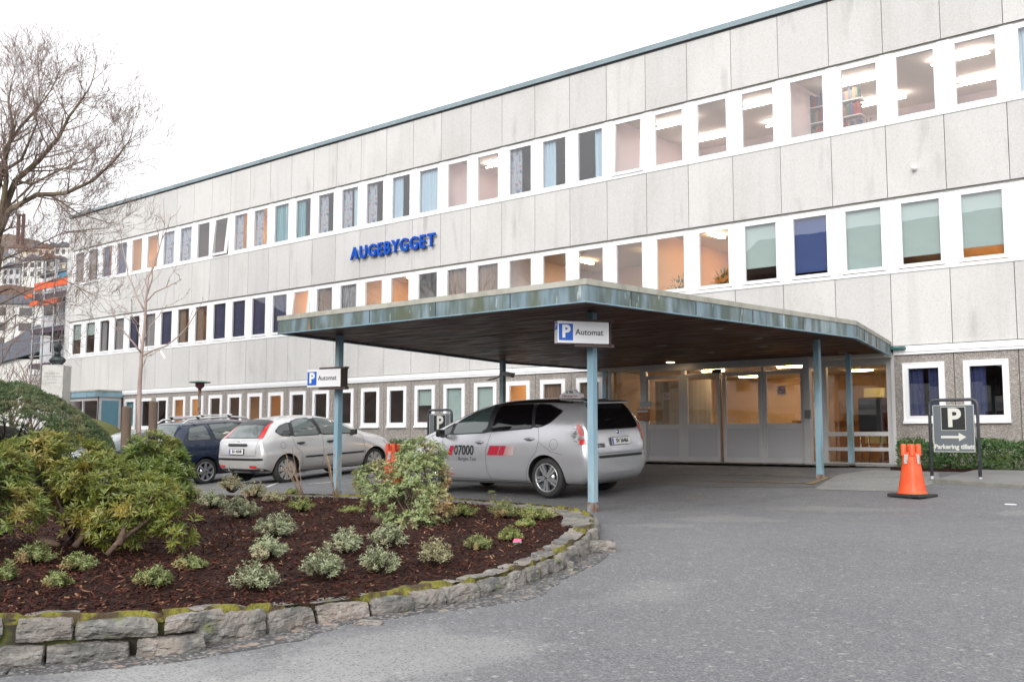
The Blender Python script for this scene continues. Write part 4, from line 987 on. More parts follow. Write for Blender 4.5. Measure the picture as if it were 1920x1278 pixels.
for side in 'LR':
    foc.window([(.50, 1.17), (.65, 1.28), (.90, 1.345), (.85, 1.06), (.62, 1.08)], side, CGL, 'quarter_window')
    foc.window([(.95, 1.055), (1.00, 1.37), (1.24, 1.42), (1.54, 1.425), (1.68, 1.05)], side, CGL2)
    foc.window([(1.77, 1.045), (1.68, 1.42), (2.01, 1.395), (2.32, 1.30), (2.72, 1.09), (2.74, 1.03)], side, CGL2)
    foc.patch('pillar_trim', [(1.68, 1.05), (1.54, 1.425), (1.68, 1.42), (1.77, 1.045)], side, TRIM, .003); foc.patch('pillar_trim', [(.85, 1.05), (.90, 1.35), (1.0, 1.37), (.95, 1.05)], side, TRIM, .003)
    foc.line([(.9, 1.03), (.95, .82), (1.12, .66), (1.17, .34), (1.74, .30), (1.76, .95), (1.73, 1.04)], side); foc.line([(1.74, .30), (2.95, .31), (3.03, .5), (3.0, .95), (2.85, 1.02)], side)
    foc.line([(.62+.07*math.cos(t), .86+.07*math.sin(t)) for t in [k*math.pi/10 for k in range(21)]], side, .006, name='fuel_flap')
    foc.line([(1.22, .565), (1.72, .565)], side, .035, TRIM, 'rubbing_strip', eps=.012); foc.line([(1.80, .565), (2.98, .57)], side, .035, TRIM, 'rubbing_strip', eps=.012)
    handle(foc, 1.0, 1.22, .885, side, TRIM); handle(foc, 1.86, 2.08, .875, side, TRIM)
    sg_ = 1 if side == 'L' else -1
    mirror(foc, 2.62, sg_*.86, 1.06, sg_, TRIM)
    foc.patch('head_light', foc.rnd([(3.72, .76), (3.78, .83), (4.2, .66), (4.2, .56), (3.95, .60)]), side, CLR, .006)
    # tall lamps climbing the rear pillars
    foc.patch('tail_light', [(s_ := (sg_*.76), 1.03), (sg_*.62, 1.03), (sg_*.50, 1.38), (sg_*.58, 1.38)], 'B', RED, .009)
foc.window([(-.60, 1.05), (-.485, 1.36), (.485, 1.36), (.60, 1.05)], 'B', CGL2, 'rear_window', .012)
foc.patch('tail_spoiler', [(.42, -.56), (.62, -.56), (.62, .56), (.42, .56)], 'T', TRIM, .010)
foc.line([(-.70, 1.02), (-.68, .66), (.68, .66), (.70, 1.02)], 'B')
foc.patch('bumper_strip', [(-.84, .555), (.84, .555), (.84, .60), (-.84, .60)], 'B', TRIM, .010)
foc.patch('number_plate_handle', foc.rnd([(-.36, .86), (.36, .86), (.36, .92), (-.36, .92)], .02), 'B', TRIM, .014)
foc.patch('bumper_apron', [(-.78, .25), (.78, .25), (.80, .36), (-.80, .36)], 'B', TRIM, .006)
for side in 'LR':
    foc.patch('bumper_apron', [(.02, .26), (.36, .24), (.36, .30), (.05, .39)], side, TRIM, .006)
foc.patch('rear_reflector', foc.rnd([(-.70, .385), (-.46, .385), (-.46, .44), (-.70, .44)], .02), 'B', RED, .008); foc.patch('rear_reflector', foc.rnd([(.70, .385), (.46, .385), (.46, .44), (.70, .44)], .02), 'B', RED, .008)
b = MB(); b.obox((.19, .02, 1.075), (.01, 0, .01), (0, .22, 0), (-.01, 0, .012)); b.build('rear_wiper', TRIM, foc.root, local=True)
p_, n_ = foc.hit(0, .75, 'B'); plate(foc, p_.x-.015, .0, .75, .52, 'SU 44348', .1)
p_, n_ = foc.hit(0, .985, 'B'); b = MB(); b.lathe([(0, -.01), (.04, -.008), (.045, 0)], (0, 0, 0), 20, 0, 'X')
for i, v in enumerate(b.v): b.v[i] = (v[0]+p_.x-.004, v[1]*1.25, v[2]*.6+.975)
b.build('badge', CHR, foc.root, local=True)
b = MB(); b.tube([(.05, .2, .30), (-.06, .2, .30), (-.09, .2, .36)], .016, 8); b.lathe([(0, .03), (.026, .015), (.026, -.015), (0, -.03)], (-.09, .2, .385), 12); b.build('tow_ball', MATS['dull_steel'], foc.root, local=True)
foc.patch('windscreen', foc.rnd([(2.12, -.54), (2.92, -.60), (2.97, 0), (2.92, .60), (2.12, .54), (2.06, 0)], .08), 'T', CGL2, .005)
foc.wheels(rim_spokes(8, .09, .20), .314, rm=HUBC)

# ---- dark blue estate ---------------------------------------------------
PX = dict(FX); PX.update(paint=NAVP, wheels=(.88, 3.60), wr=.318, wz=.318,
    xs=[0, .03, .09, .16, .26, .36, .46, .62, .95, 1.4, 1.9, 2.3, 2.65, 2.95, 3.2, 3.45, 3.7, 3.95, 4.2, 4.35, 4.42],
    zu=[(0, .36), (.05, .28), (.3, .20), (4.0, .19), (4.3, .24), (4.42, .34)],
    zb=[(0, .62), (.05, .90), (.12, 1.02), (.4, 1.07), (1.9, 1.04), (2.9, 1.01), (3.3, .96), (3.8, .85), (4.2, .72), (4.42, .5)],
    zt=[(0, .72), (.03, .95), (.09, 1.10), (.16, 1.22), (.26, 1.40), (.36, 1.52), (.46, 1.55), (.95, 1.58), (1.4, 1.59), (1.9, 1.58), (2.3, 1.54), (2.65, 1.43), (2.95, 1.28), (3.2, 1.15), (3.45, 1.05), (3.7, .99), (3.95, .92), (4.2, .80), (4.35, .68), (4.42, .56)],
    wt=[(0, .60), (.09, .76), (.3, .68), (.5, .64), (1.0, .64), (2.3, .63), (2.95, .65), (3.5, .66), (4.1, .58), (4.42, .36)],
    wm=[(0, .70), (.06, .84), (.2, .89), (.6, .90), (3.7, .90), (4.1, .86), (4.3, .74), (4.42, .5)], wl=[(0, .64), (.09, .80), (.3, .84), (4.0, .83), (4.3, .68), (4.42, .45)],
    wb=[(0, .68), (.09, .82), (.3, .85), (3.1, .86), (3.8, .78), (4.2, .68), (4.42, .42)])
peu = Car('parked_car', 'dark blue estate car with silver roof rails between two other parked cars', 'car', (-22.93, 13.45, -1.19), math.pi/2, (0, -.058), PX, 'cars parked in the bays')
for side in 'LR':
    peu.window([(.42, 1.14), (.52, 1.40), (.96, 1.45), (1.06, 1.10), (.46, 1.10)], side, CGL2, 'quarter_window')
    peu.window([(1.20, 1.09), (1.10, 1.46), (1.92, 1.47), (2.00, 1.07)], side, CGL2)
    peu.window([(2.10, 1.07), (2.03, 1.46), (2.40, 1.41), (2.72, 1.26), (3.02, 1.06)], side, CGL)
    peu.patch('pillar_trim', [(2.00, 1.07), (1.92, 1.47), (2.03, 1.46), (2.10, 1.07)], side, TRIM, .003)
    peu.line([(1.13, 1.08), (1.16, .75), (1.25, .32), (2.05, .30), (2.07, 1.05)], side); peu.line([(2.05, .30), (3.2, .30), (3.25, .9)], side)
    peu.line([(.86+.075*math.cos(t), .90+.075*math.sin(t)) for t in [k*math.pi/10 for k in range(21)]], side, .006, name='fuel_flap')
    sg_ = 1 if side == 'L' else -1
    mirror(peu, 2.92, sg_*.86, 1.08, sg_, NAVP)
    peu.patch('tail_light', peu.rnd([(.03, 1.03), (.14, 1.05), (.36, .72), (.03, .70)]), side, RED, .008)
    peu.patch('tail_light', [(sg_*.86, .70), (sg_*.72, .72), (sg_*.74, 1.02), (sg_*.82, 1.06)], 'B', RED, .010)
    b = MB(); zt = lambda x: lerp_tab(PX['zt'], x); ys = sg_*.60
    b.tube([(.42, ys, zt(.42)-.03)]+[(x, ys, zt(x)+.045) for x in (.6, .95, 1.4, 1.9, 2.25)]+[(2.45, ys, zt(2.45)-.04)], [.02]+[.026]*5+[.02], 10)
    b.build('roof_rail', mat('silver_rail', (.6, .6, .61), .35, .3) if 'silver_rail' not in MATS else MATS['silver_rail'], peu.root, local=True)
for xx in (.85, 1.75):
    zz = lerp_tab(PX['zt'], xx)+.10
    b = MB(); b.tube([(xx, -.74, zz), (xx, .74, zz)], .017, 8); o = b.build('roof_bar', MATS['silver_rail'], peu.root, local=True)
    for s_ in (-.60, .60):
        b = MB(); b.obox((xx, s_, zz-.03), (.035, 0, 0), (0, .03, 0), (0, 0, .035)); b.build('bar_foot', TRIM, o, local=True)
peu.window([(-.64, 1.10), (-.56, 1.47), (.56, 1.47), (.64, 1.10)], 'B', CGL2, 'rear_window')
peu.patch('brake_light', [(-.12, 1.545), (.12, 1.545), (.12, 1.575), (-.12, 1.575)], 'B', RED, .01)
p_, n_ = peu.hit(0, .8, 'B'); plate(peu, p_.x-.015, .0, .8, .52, 'SU 27516', .1) if False else None
peu.patch('windscreen', peu.rnd([(2.42, -.54), (3.15, -.60), (3.2, 0), (3.15, .60), (2.42, .54)], .08), 'T', CGL, .005)
peu.patch('head_light', [(3.9, .76), (4.0, .82), (4.3, .66), (4.2, .58)], 'R', CLR, .006)
peu.wheels(rim_spokes(7, .09, .13), .318)

# ---- grey green car at the left -----------------------------------------
GX = dict(FX); GX['paint'] = GRNP
gry = Car('parked_car', 'grey green hatchback half hidden behind the rhododendron and wooden stakes', 'car', (-26.7, 16.95, -1.22), -math.pi/2, (0, .03), GX, 'cars parked in the bays')
for side in 'LR':
    gry.window([(.50, 1.17), (.65, 1.28), (.90, 1.345), (.85, 1.06), (.62, 1.08)], side, CGL, 'quarter_window')
    gry.window([(.95, 1.055), (1.00, 1.37), (1.24, 1.42), (1.54, 1.425), (1.68, 1.05)], side, CGL)
    gry.window([(1.77, 1.045), (1.68, 1.42), (2.01, 1.395), (2.32, 1.30), (2.72, 1.09), (2.74, 1.03)], side, CGL)
    sg_ = 1 if side == 'L' else -1
    mirror(gry, 2.62, sg_*.86, 1.06, sg_, GRNP)
    gry.patch('head_light', gry.rnd([(3.72, .76), (3.78, .83), (4.2, .66), (4.2, .56), (3.95, .60)]), side, CLR, .006)
gry.patch('windscreen', gry.rnd([(2.12, -.54), (2.92, -.62), (2.97, 0), (2.92, .62), (2.12, .54), (2.06, 0)], .08), 'T', CGL2, .005)
gry.wheels(rim_spokes(7, .09, .13), .314)
# ================================================================== STREET FURNITURE
BOXW = mat('white_sign_box', (.74, .745, .76), .4)
SBLUE = mat('parking_sign_blue', (.010, .10, .50), .4)
def automat(loc, ang, label, small_side):
    # sign box: centre loc, long axis direction ang (from +X)
    t = thing('parking_meter_sign', label, 'sign', loc, 0, 'parking meter signs on the canopy columns')
    x = Vector((math.cos(ang), math.sin(ang), 0)); y = Vector((-math.sin(ang), math.cos(ang), 0)); z = Vector((0, 0, 1)); c = Vector(loc)
    L, H, W_ = .385, .155, .075
    b = MB(); b.obox(c, x*L, y*W_, z*H); bevel(b.build('sign_box', BOXW, t), .008)
    b = MB(); b.obox(c-x*(L-.118)-y*(W_+.002), x*.105, y*.0015, z*.118); pq = b.build('blue_panel', SBLUE, t)
    text_obj('letter_p', 'P', .24, WHITE, c-x*(L-.118)-y*(W_+.005), x, z, pq, .0015, .010)
    text_obj('automat_lettering', 'Automat', .118, INK, c+x*.085-y*(W_+.002), x, z, t, .0015, .001, sx=1.0)
    b = MB(); b.obox(c-x*(L+.002)+z*.085, x*.0015, y*.052, z*.052); e = b.build('end_panel', SBLUE, t)
    text_obj('letter_p', 'P', .095, WHITE, c-x*(L+.005)+z*.085, -y, z, e, .001, .004)
    text_obj('end_lettering', 'Automat', .042, MATS['dull_steel'], c-x*(L+.003)-z*.06, z, y, t, .001)
    b = MB(); b.obox(c+x*(L+.02), x*.006, y*(W_+.012), z*(H+.02)); b.obox(c+x*(L*.45)-z*(H+.025), x*.30, y*.05, z*.02); b.obox(c+x*(L*.45)+z*(H+.02), x*.30, y*.05, z*.015)
    b.build('bracket', mat('brown_bracket', (.07, .045, .04), .6) if 'brown_bracket' not in MATS else MATS['brown_bracket'], t)
c = at_d(1091, 624, 14.35); automat(c, R(57), 'white P Automat sign box on the nearer column at the canopy front corner', 1)
c = at_d(612, 709, 17.75); automat(c, R(9), 'white P Automat sign box on the left front column above the silver hatchback', 1)
# framed parking signs
GREYS = mat('slate_grey_sign_face', (.10, .115, .13), .5); TUBE = mat('dark_grey_tube', (.045, .047, .055), .45, layers=[('noise', 30, .66, .7, (.25, .25, .26), .8)]); PALE = mat('pale_sign_border', (.55, .55, .50), .5)
def parksign(x0, x1, y, z0, ztop, ph, arrow, label, dirx=1):
    t = thing('parking_sign', label, 'sign', ((x0+x1)/2, y, z0), 0, 'parking signs in tube frames'); w_ = x1-x0; r = .028; zf = ztop-r
    b = MB(); k = .10
    pts = [(x0, y, z0)]+[(x0, y, zf-k)]+[(x0+k-k*math.cos(a), y, zf-k+k*math.sin(a)) for a in (.4, .8, 1.2)]+[(x0+k, y, zf), (x1-k, y, zf)]+[(x1-k+k*math.sin(a), y, zf-k+k*math.cos(a)) for a in (.4, .8, 1.2)]+[(x1, y, zf-k), (x1, y, z0)]
    b.tube(pts, r, 12); b.build('tube_frame', TUBE, t)
    b = MB()
    for xx in (x0, x1): b.tube([(xx, y, z0), (xx, y, z0+.10)], r+.008, 12)
    b.build('foot_sleeve', mat('galvanised_steel', (.35, .36, .37), .45, .6) if 'galvanised_steel' not in MATS else MATS['galvanised_steel'], t)
    xa, xb = x0+.055, x1-.055; zt = ztop-.115; zb = zt-ph
    b = MB(); b.box(xa, xb, y-.012, y+.012, zb, zt); p = b.build('sign_panel', GREYS, t)
    b = MB(); e = .008
    for q in ((xa, xb, zb, zb+e), (xa, xb, zt-e, zt), (xa, xa+e, zb+e, zt-e), (xb-e, xb, zb+e, zt-e)): b.box(q[0], q[1], y-.015, y-.0125, q[2], q[3])
    b.build('panel_border', PALE, p)
    xm = (xa+xb)/2; s = .20; zc = zt-.03-s
    b = MB(); b.box(xm-s, xm+s, y-.0145, y-.0125, zc-s, zc+s); q = b.build('p_border', PALE, p); bevel(q, .0008)
    b = MB(); b.box(xm-s+.008, xm+s-.008, y-.0175, y-.0146, zc-s+.008, zc+s-.008); b.build('p_field', INK, p)
    text_obj('letter_p', 'P', .43, PALE, (xm+.01, y-.0185, zc), (1, 0, 0), (0, 0, 1), p, .0008, .014)
    if arrow:
        za = zc-s-.11; b = MB(); b.prism([(xm-.21, za-.02), (xm+.08, za-.02), (xm+.08, za-.07), (xm+.20, za), (xm+.08, za+.07), (xm+.08, za+.02), (xm-.21, za+.02)], y-.0165, y-.0126, 'Y'); b.build('arrow', PALE, p)
        text_obj('parking_lettering', 'Parkering tillatt', .107, PALE, (xm, y-.0142, zb+.085), (1, 0, 0), (0, 0, 1), p, .0008, .0035, sx=.98)
    return t
pl, prr = at_d(1745, 902, 17.1), at_d(1829, 912, 17.0)
zA = min(pl.z, prr.z)-.02; ytp = (pl.y+prr.y)/2
xl, xrr = at_y(1744, 800, ytp).x, at_y(1834, 800, ytp).x
parksign(xl, xrr, ytp, ground(xl, ytp)-.02, at_y(1790, 746, ytp).z, .79, True, 'grey parking sign reading Parkering tillatt in a tube frame beside the orange cone')
ys = 17.3; xl, xrr = at_y(803, 800, ys).x, at_y(847, 800, ys).x
parksign(xl, xrr, ys, ground(xl, ys), at_y(825, 766, ys).z, .79, True, 'grey parking sign in a tube frame behind the bonnet of the taxi')
# traffic cones ------------------------------------------------------------
ORG = mat('faded_orange_plastic', (.72, .085, .022), .55, layers=[('noise', 6, .45, .7, (.80, .15, .06), .6), ('noise', 3, .60, .75, (.45, .07, .03), .5)])
REFL = mat('worn_reflective_tape', (.45, .45, .42), .5, layers=[('noise', 22, .5, .62, (.22, .2, .16), .9)])
def cone(loc, h, label, rz=0.):
    t = thing('traffic_cone', label, 'traffic cone', loc, rz, 'orange cones'); s = h/.95
    b = MB(); b.box(-.34*s, .34*s, -.27*s, .27*s, .0, .06*s); o = b.build('base', RUBBER, t, local=True); bevel(o, .02*s)
    b = MB(); n = 32; prof = [(.235, .06), (.235, .075), (.225, .08), (.218, .10), (.175, .36), (.150, .56), (.142, .62), (.135, .78), (.125, .80)]
    vs = []
    for r, z in prof:
        for k in range(n):
            a = 2*math.pi*k/n; q = 1.0/max(abs(math.cos(a)), abs(math.sin(a)))**.35; vs.append((r*q*math.cos(a)*s, r*q*math.sin(a)*s, z*s))
    b.add(vs, [(i*n+k, i*n+(k+1) % n, (i+1)*n+(k+1) % n, (i+1)*n+k) for i in range(len(prof)-1) for k in range(n)]+[tuple(range((len(prof)-1)*n, len(prof)*n))], 0, True)
    b.build('cone_body', ORG, t, local=True)
    for k in range(4):
        a = math.pi/4+k*math.pi/2
        b = MB(); x, y = .125*s*math.cos(a), .125*s*math.sin(a); b.lathe([(.052*s, .74*s), (.050*s, .93*s), (.040*s, .95*s), (0, .95*s)], (x, y, 0), 16); b.build('lug', ORG, t, local=True)
    for k in range(4):
        a = math.pi/4*0+k*math.pi/2+.0; d = Vector((math.cos(a), math.sin(a), 0)); e = Vector((-d.y, d.x, 0))
        b = MB(); b.obox(d*.150*s+Vector((0, 0, .68*s)), e*.035*s, d*.004, Vector((-.012*d.x, -.012*d.y, .085))*s); b.build('reflector', REFL, t, local=True)
    return t
p = at_g(1711, 931); dd = p.dot(FW)
cone((p.x, p.y, ground(p.x, p.y)), .80, 'large faded orange traffic cone on a black rubber base at the forecourt edge', R(-18))
p = at_d(737, 880, 20.5); p.z = ground(p.x, p.y)
cone(p, .88, 'orange traffic cone glimpsed between the hatchback and the taxi', R(12))
# lamp post ------------------------------------------------------------------
q = at_d(375, 716, 29.5); gz = ground(q.x, q.y)
t = thing('lamp_post', 'short lamp post with a flat green disc hood beyond the dark blue estate', 'lamp post', (q.x, q.y, gz))
b = MB(); b.tube([(q.x, q.y, gz), (q.x, q.y, q.z-.2)], .045, 12); b.build('post', MATS['rusted_steel'], t)
b = MB(); b.lathe([(0, .03), (.10, .03), (.30, .005), (.31, -.01), (.29, -.025), (.0, -.02)], tuple(q), 32); b.build('hood', mat('verdigris_lamp_hood', (.10, .20, .15), .5), t)
b = MB(); b.lathe([(.13, -.02), (.13, -.12), (.09, -.17), (.05, -.19), (.045, -.25)], tuple(q), 20); b.build('lamp_housing', mat('maroon_metal', (.10, .03, .04), .5), t)
# ticket box on the entrance post ---------------------------------------------
YB = 21.35
t = thing('wall_box', 'small brown call box with orange front mounted on the entrance post behind the taxi', 'call box', at_y(1212, 780, YB-.1)); 
x0, x1 = at_y(1194, 780, YB-.25).x, at_y(1218, 780, YB-.25).x
zt_, zb_ = at_y(1206, 767, YB-.2).z, at_y(1206, 788, YB-.2).z
b = MB(); b.box(x0, x1, YB-.25, YB-.02, zb_, zt_); bevel(b.build('box_case', mat('tan_box', (.30, .17, .09), .6), t), .01)
b = MB(); b.box(x0+.02, x1-.02, YB-.262, YB-.25, zb_+.02, zt_-.02); o = b.build('front_plate', mat('orange_face', (.40, .16, .05), .5), t)
b = MB(); b.box(x0+.03, x1-.03, YB-.268, YB-.262, zt_-.07, zt_-.03); b.build('label_strip', WHITE, o)
for k in (.25, .5, .75):
    b = MB(); b.lathe([(0, -.012), (.018, -.01), (.02, 0)], (x0+(x1-x0)*k, YB-.263, zb_+.09), 12, 0, 'Y'); b.build('button', MATS['galvanised_steel'], o)
b = MB(); b.box(x0+.03, x1+.0, YB-.16, YB-.10, zt_+.07, zt_+.19); b.box(x0+.12, x0+.15, YB-.12, YB-.02, zt_, zt_+.1); b.build('small_plate', MATS['galvanised_steel'], t)
# wooden stakes and sapling ----------------------------------------------------
WOOD = mat('weathered_post_wood', (.13, .09, .065), .9, layers=[('noise', (18, 18, 1.5), .4, .65, (.085, .06, .045), .9), ('noise', (6, 6, 1), .55, .7, (.26, .20, .14), .6)], bump=[('noise', (30, 30, 3), .7, .01)])
def stake(xp, yp, d, r, label, lean=0.):
    p = at_d(xp, yp, d); g = ground(p.x, p.y); t = thing('wooden_stake', label, 'stake', (p.x, p.y, g), 0, 'stakes beside the sapling')
    b = MB(); b.tube([(p.x+lean, p.y, g), (p.x+lean*.5, p.y, (g+p.z)/2), (p.x, p.y, p.z-.02), (p.x+.004, p.y, p.z)], [r*1.02, r, r*.98, r*.86], 12); b.build('post', WOOD, t)
    b = MB(); zc = p.z-(.62 if lean == 0 else .50); b.tube([(p.x, p.y, zc), (p.x, p.y, zc+.06)], r+.008, 12, cap=True); b.obox((p.x-.10, p.y-.05, zc+.02), (.09, .05, 0), (0, .004, 0), (0, 0, .025)); b.build('tie_strap', BLACK, t)
stake(238, 762, 13.2, .062, 'darker left wooden stake standing left of the sapling')
stake(288, 752, 13.4, .058, 'paler taller wooden stake standing right of the sapling', .02)
# bust on pedestal at far left ---------------------------------------------------
bd = 40.0; q = at_d(107, 685, bd); BR = mat('dark_bronze', (.035, .04, .042), .45, .6, layers=[('noise', 4, .45, .65, (.09, .11, .11), .7)])
t = thing('bronze_bust', 'dark bronze bust of a head and shoulders on a pale stone pedestal', 'sculpture', (q.x, q.y, q.z), R(40))
b = MB()
def blob(b, c, r, n=20, m=0, f=None):
    vs = []; rows = n//2
    for i in range(rows+1):
        th = math.pi*i/rows
        for k in range(n):
            a = 2*math.pi*k/n; d = Vector((math.sin(th)*math.cos(a), math.sin(th)*math.sin(a), math.cos(th)))
            s = f(d) if f else 1.; vs.append((c[0]+d.x*r[0]*s, c[1]+d.y*r[1]*s, c[2]+d.z*r[2]*s))
    b.add(vs, [(i*n+k, i*n+(k+1) % n, (i+1)*n+(k+1) % n, (i+1)*n+k) for i in range(rows) for k in range(n)], m, True)
def headf(d):
    s = 1.
    if d.y < -.3: # face looks to -Y
        s += .14*math.exp(-((d.x/.16)**2+((d.z+.02)/.16)**2))      # nose
        s -= .09*math.exp(-(((abs(d.x)-.30)/.13)**2+((d.z-.16)/.10)**2)) # eyes
        s += .05*math.exp(-((d.x/.3)**2+((d.z-.32)/.10)**2)); s -= .04*math.exp(-((d.x/.22)**2+((d.z+.40)/.06)**2)); s += .06*math.exp(-((d.x/.3)**2+((d.z+.75)/.2)**2))
    if d.z > .45: s += .05*noise.noise(d*7)
    return s
blob(b, (0, 0, .72), (.15, .18, .215), 32, 0, headf)
for s_ in (-1, 1): blob(b, (s_*.155, .02, .70), (.02, .035, .055), 10)
b.tube([(0, .03, .30), (0, .01, .48), (0, .0, .60)], [.16, .105, .105], 16)
blob(b, (0, .02, .22), (.33, .19, .20), 24, 0, lambda d: 1-.25*max(0, d.z)*abs(d.x)); b.box(-.16, .16, -.10, .12, 0, .12)
b.build('head_and_shoulders', BR, t, local=True)
t = thing('stone_pedestal', 'pale stone pedestal with a faint inscription under the bronze bust', 'pedestal', (q.x, q.y, ground(q.x, q.y)), R(40))
STN = mat('pale_pedestal_stone', (.56, .55, .52), .9, layers=[('noise', 3, .45, .7, (.36, .355, .32), .7)])
h = q.z-ground(q.x, q.y); b = MB(); b.box(-.42, .42, -.36, .36, 0, h-.001); bevel(b.build('block', STN, t, local=True), .02)
for k, w_ in enumerate((.30, .34, .20, .14)):
    b = MB(); x_ = -w_
    while x_ < w_: e = random.uniform(.03, .08); b.box(x_, x_+e, -.364, -.3605, h-.35-k*.12, h-.32-k*.12); x_ += e+.03
    b.build('inscription_line', MATS['dull_steel'], t, local=True)
# litter on the ground
p = at_g(1895, 946); b = MB(); b.box(-.07, .07, -.03, .04, 0, .012); o = b.build('paper_scrap', WHITE); o.location = (p.x, p.y, ground(p.x, p.y)+.002); tag(o, 'white scrap of paper lying on the asphalt near the right edge', 'litter')
# ================================================================== PLANTING BED
FR = [(-640, 1200, 1352), (-450, 1182, 1325), (-260, 1168, 1300), (-140, 1162, 1282), (0, 1157, 1257), (100, 1158, 1250), (200, 1160, 1240), (320, 1150, 1230), (420, 1143, 1210), (520, 1137, 1190), (615, 1130, 1170), (690, 1119, 1160), (750, 1112, 1152), (815, 1101, 1141),
      (866, 1092, 1131), (954, 1075, 1112), (1010, 1057, 1092), (1060, 1038, 1072), (1107, 1005, 1042), (1130, 983, 1012)]
BK = [(1128, 965), (1113, 956), (1078, 949), (1010, 942), (940, 937), (870, 932), (790, 928), (700, 926), (620, 924), (540, 923), (450, 921), (350, 918), (230, 912), (100, 905), (-60, 900), (-260, 900), (-640, 905)]
CT = []
for x, yt, yb in FR:
    p = at_g(x, yb); d = p.dot(FW); q = at_d(x, yt, d); CT.append(Vector((p.x, p.y, q.z)))
nfront = len(CT)
for x, y in BK:
    p = at_g(x, y, .13); CT.append(Vector((p.x, p.y, ground(p.x, p.y)+.13)))
poly = [(p.x, p.y) for p in CT]
def inpoly(x, y, P):
    c = False; n = len(P); j = n-1
    for i in range(n):
        if (P[i][1] > y) != (P[j][1] > y) and x < (P[j][0]-P[i][0])*(y-P[i][1])/(P[j][1]-P[i][1])+P[i][0]: c = not c
        j = i
    return c
ES = []
for a, c in zip(CT, CT[1:]+CT[:1]):
    n = max(1, int((c-a).length/.5)); ES += [a.lerp(c, k/n) for k in range(n)]
def zbed(x, y):
    sw = sz = 0; dm = 1e9
    for e in ES:
        d2 = (e.x-x)**2+(e.y-y)**2+.01; dm = min(dm, d2); w_ = 1/d2; sw += w_; sz += w_*e.z
    return sz/sw-.055+.10*sm(.1, 1.6, math.sqrt(dm))+.02*noise.noise(Vector((x*2, y*2, 0)))
ZC = {}
def zb(x, y):
    # cached bilinear bed height
    h = .25; i, j = math.floor(x/h), math.floor(y/h); u, v = x/h-i, y/h-j
    def g(a, c):
        if (a, c) not in ZC: ZC[(a, c)] = zbed(a*h, c*h)
        return ZC[(a, c)]
    return (g(i, j)*(1-u)+g(i+1, j)*u)*(1-v)+(g(i, j+1)*(1-u)+g(i+1, j+1)*u)*v
SOIL = mat('dark_bark_soil', (.020, .009, .007), .95, spec=.2, layers=[('voronoi', 30, .2, 1., (.050, .020, .013), .7), ('noise', 25, .5, .7, (.012, .007, .006), .8)], bump=[('voronoi', 28, 1., .03), ('noise', 40, .8, .02)])
soil = inset(poly, .13)
bm = bmesh.new(); bm.faces.new([bm.verts.new((x, y, 0)) for x, y in soil])
for ax in (0, 1):
    cs = [p[ax] for p in poly]; t = min(cs)+.25
    while t < max(cs):
        bmesh.ops.bisect_plane(bm, geom=bm.verts[:]+bm.edges[:]+bm.faces[:], plane_co=(t, 0, 0) if ax == 0 else (0, t, 0), plane_no=(1, 0, 0) if ax == 0 else (0, 1, 0)); t += .25
for v in bm.verts: v.co.z = zb(v.co.x, v.co.y)-.005
bmesh.ops.recalc_face_normals(bm, faces=bm.faces)
if sum(f.normal.z for f in bm.faces) < 0: bmesh.ops.reverse_faces(bm, faces=bm.faces)
for f in bm.faces: f.smooth = True
me = bpy.data.meshes.new('planting_bed'); bm.to_mesh(me); bm.free(); me.materials.append(SOIL)
tag(link(bpy.data.objects.new('planting_bed', me)), 'dark soil of the raised planting bed', None, kind='structure')
CHIP = mat('bark_chip', (.026, .010, .008), .95, spec=.25, layers=[('island', 1, .35, 1., (.095, .030, .017), 1.), ('island', 1, .93, 1., (.34, .19, .11), .9)])
inner = inset(poly, .20)
b = MB(); cnt = 0
while cnt < 26000:
    u = random.random()**1.5; d = 5.5+u*11; x_ = random.uniform(-200, 1140) if random.random() < .88 else random.uniform(-640, -200); p = ray(x_, 900)*d
    if not inpoly(p.x, p.y, inner): 
        if random.random() < .9: continue
        else: continue
    z = zb(p.x, p.y)+random.uniform(-.002, .014)
    a = random.uniform(0, 6.3); L = random.uniform(.008, .028)*(1+.02*d); W_ = random.uniform(.003, .008); t = random.gauss(0, .35)
    ax = Vector((math.cos(a)*math.cos(t), math.sin(a)*math.cos(t), math.sin(t))); ay = Vector((-math.sin(a), math.cos(a), random.gauss(0, .3))).normalized(); az = ax.cross(ay)*.0025
    b.obox((p.x, p.y, z), ax*L, ay*W_, az); cnt += 1
tag(b.build('bark_mulch', CHIP), 'reddish brown bark chips covering the planting bed', 'mulch', kind='stuff')
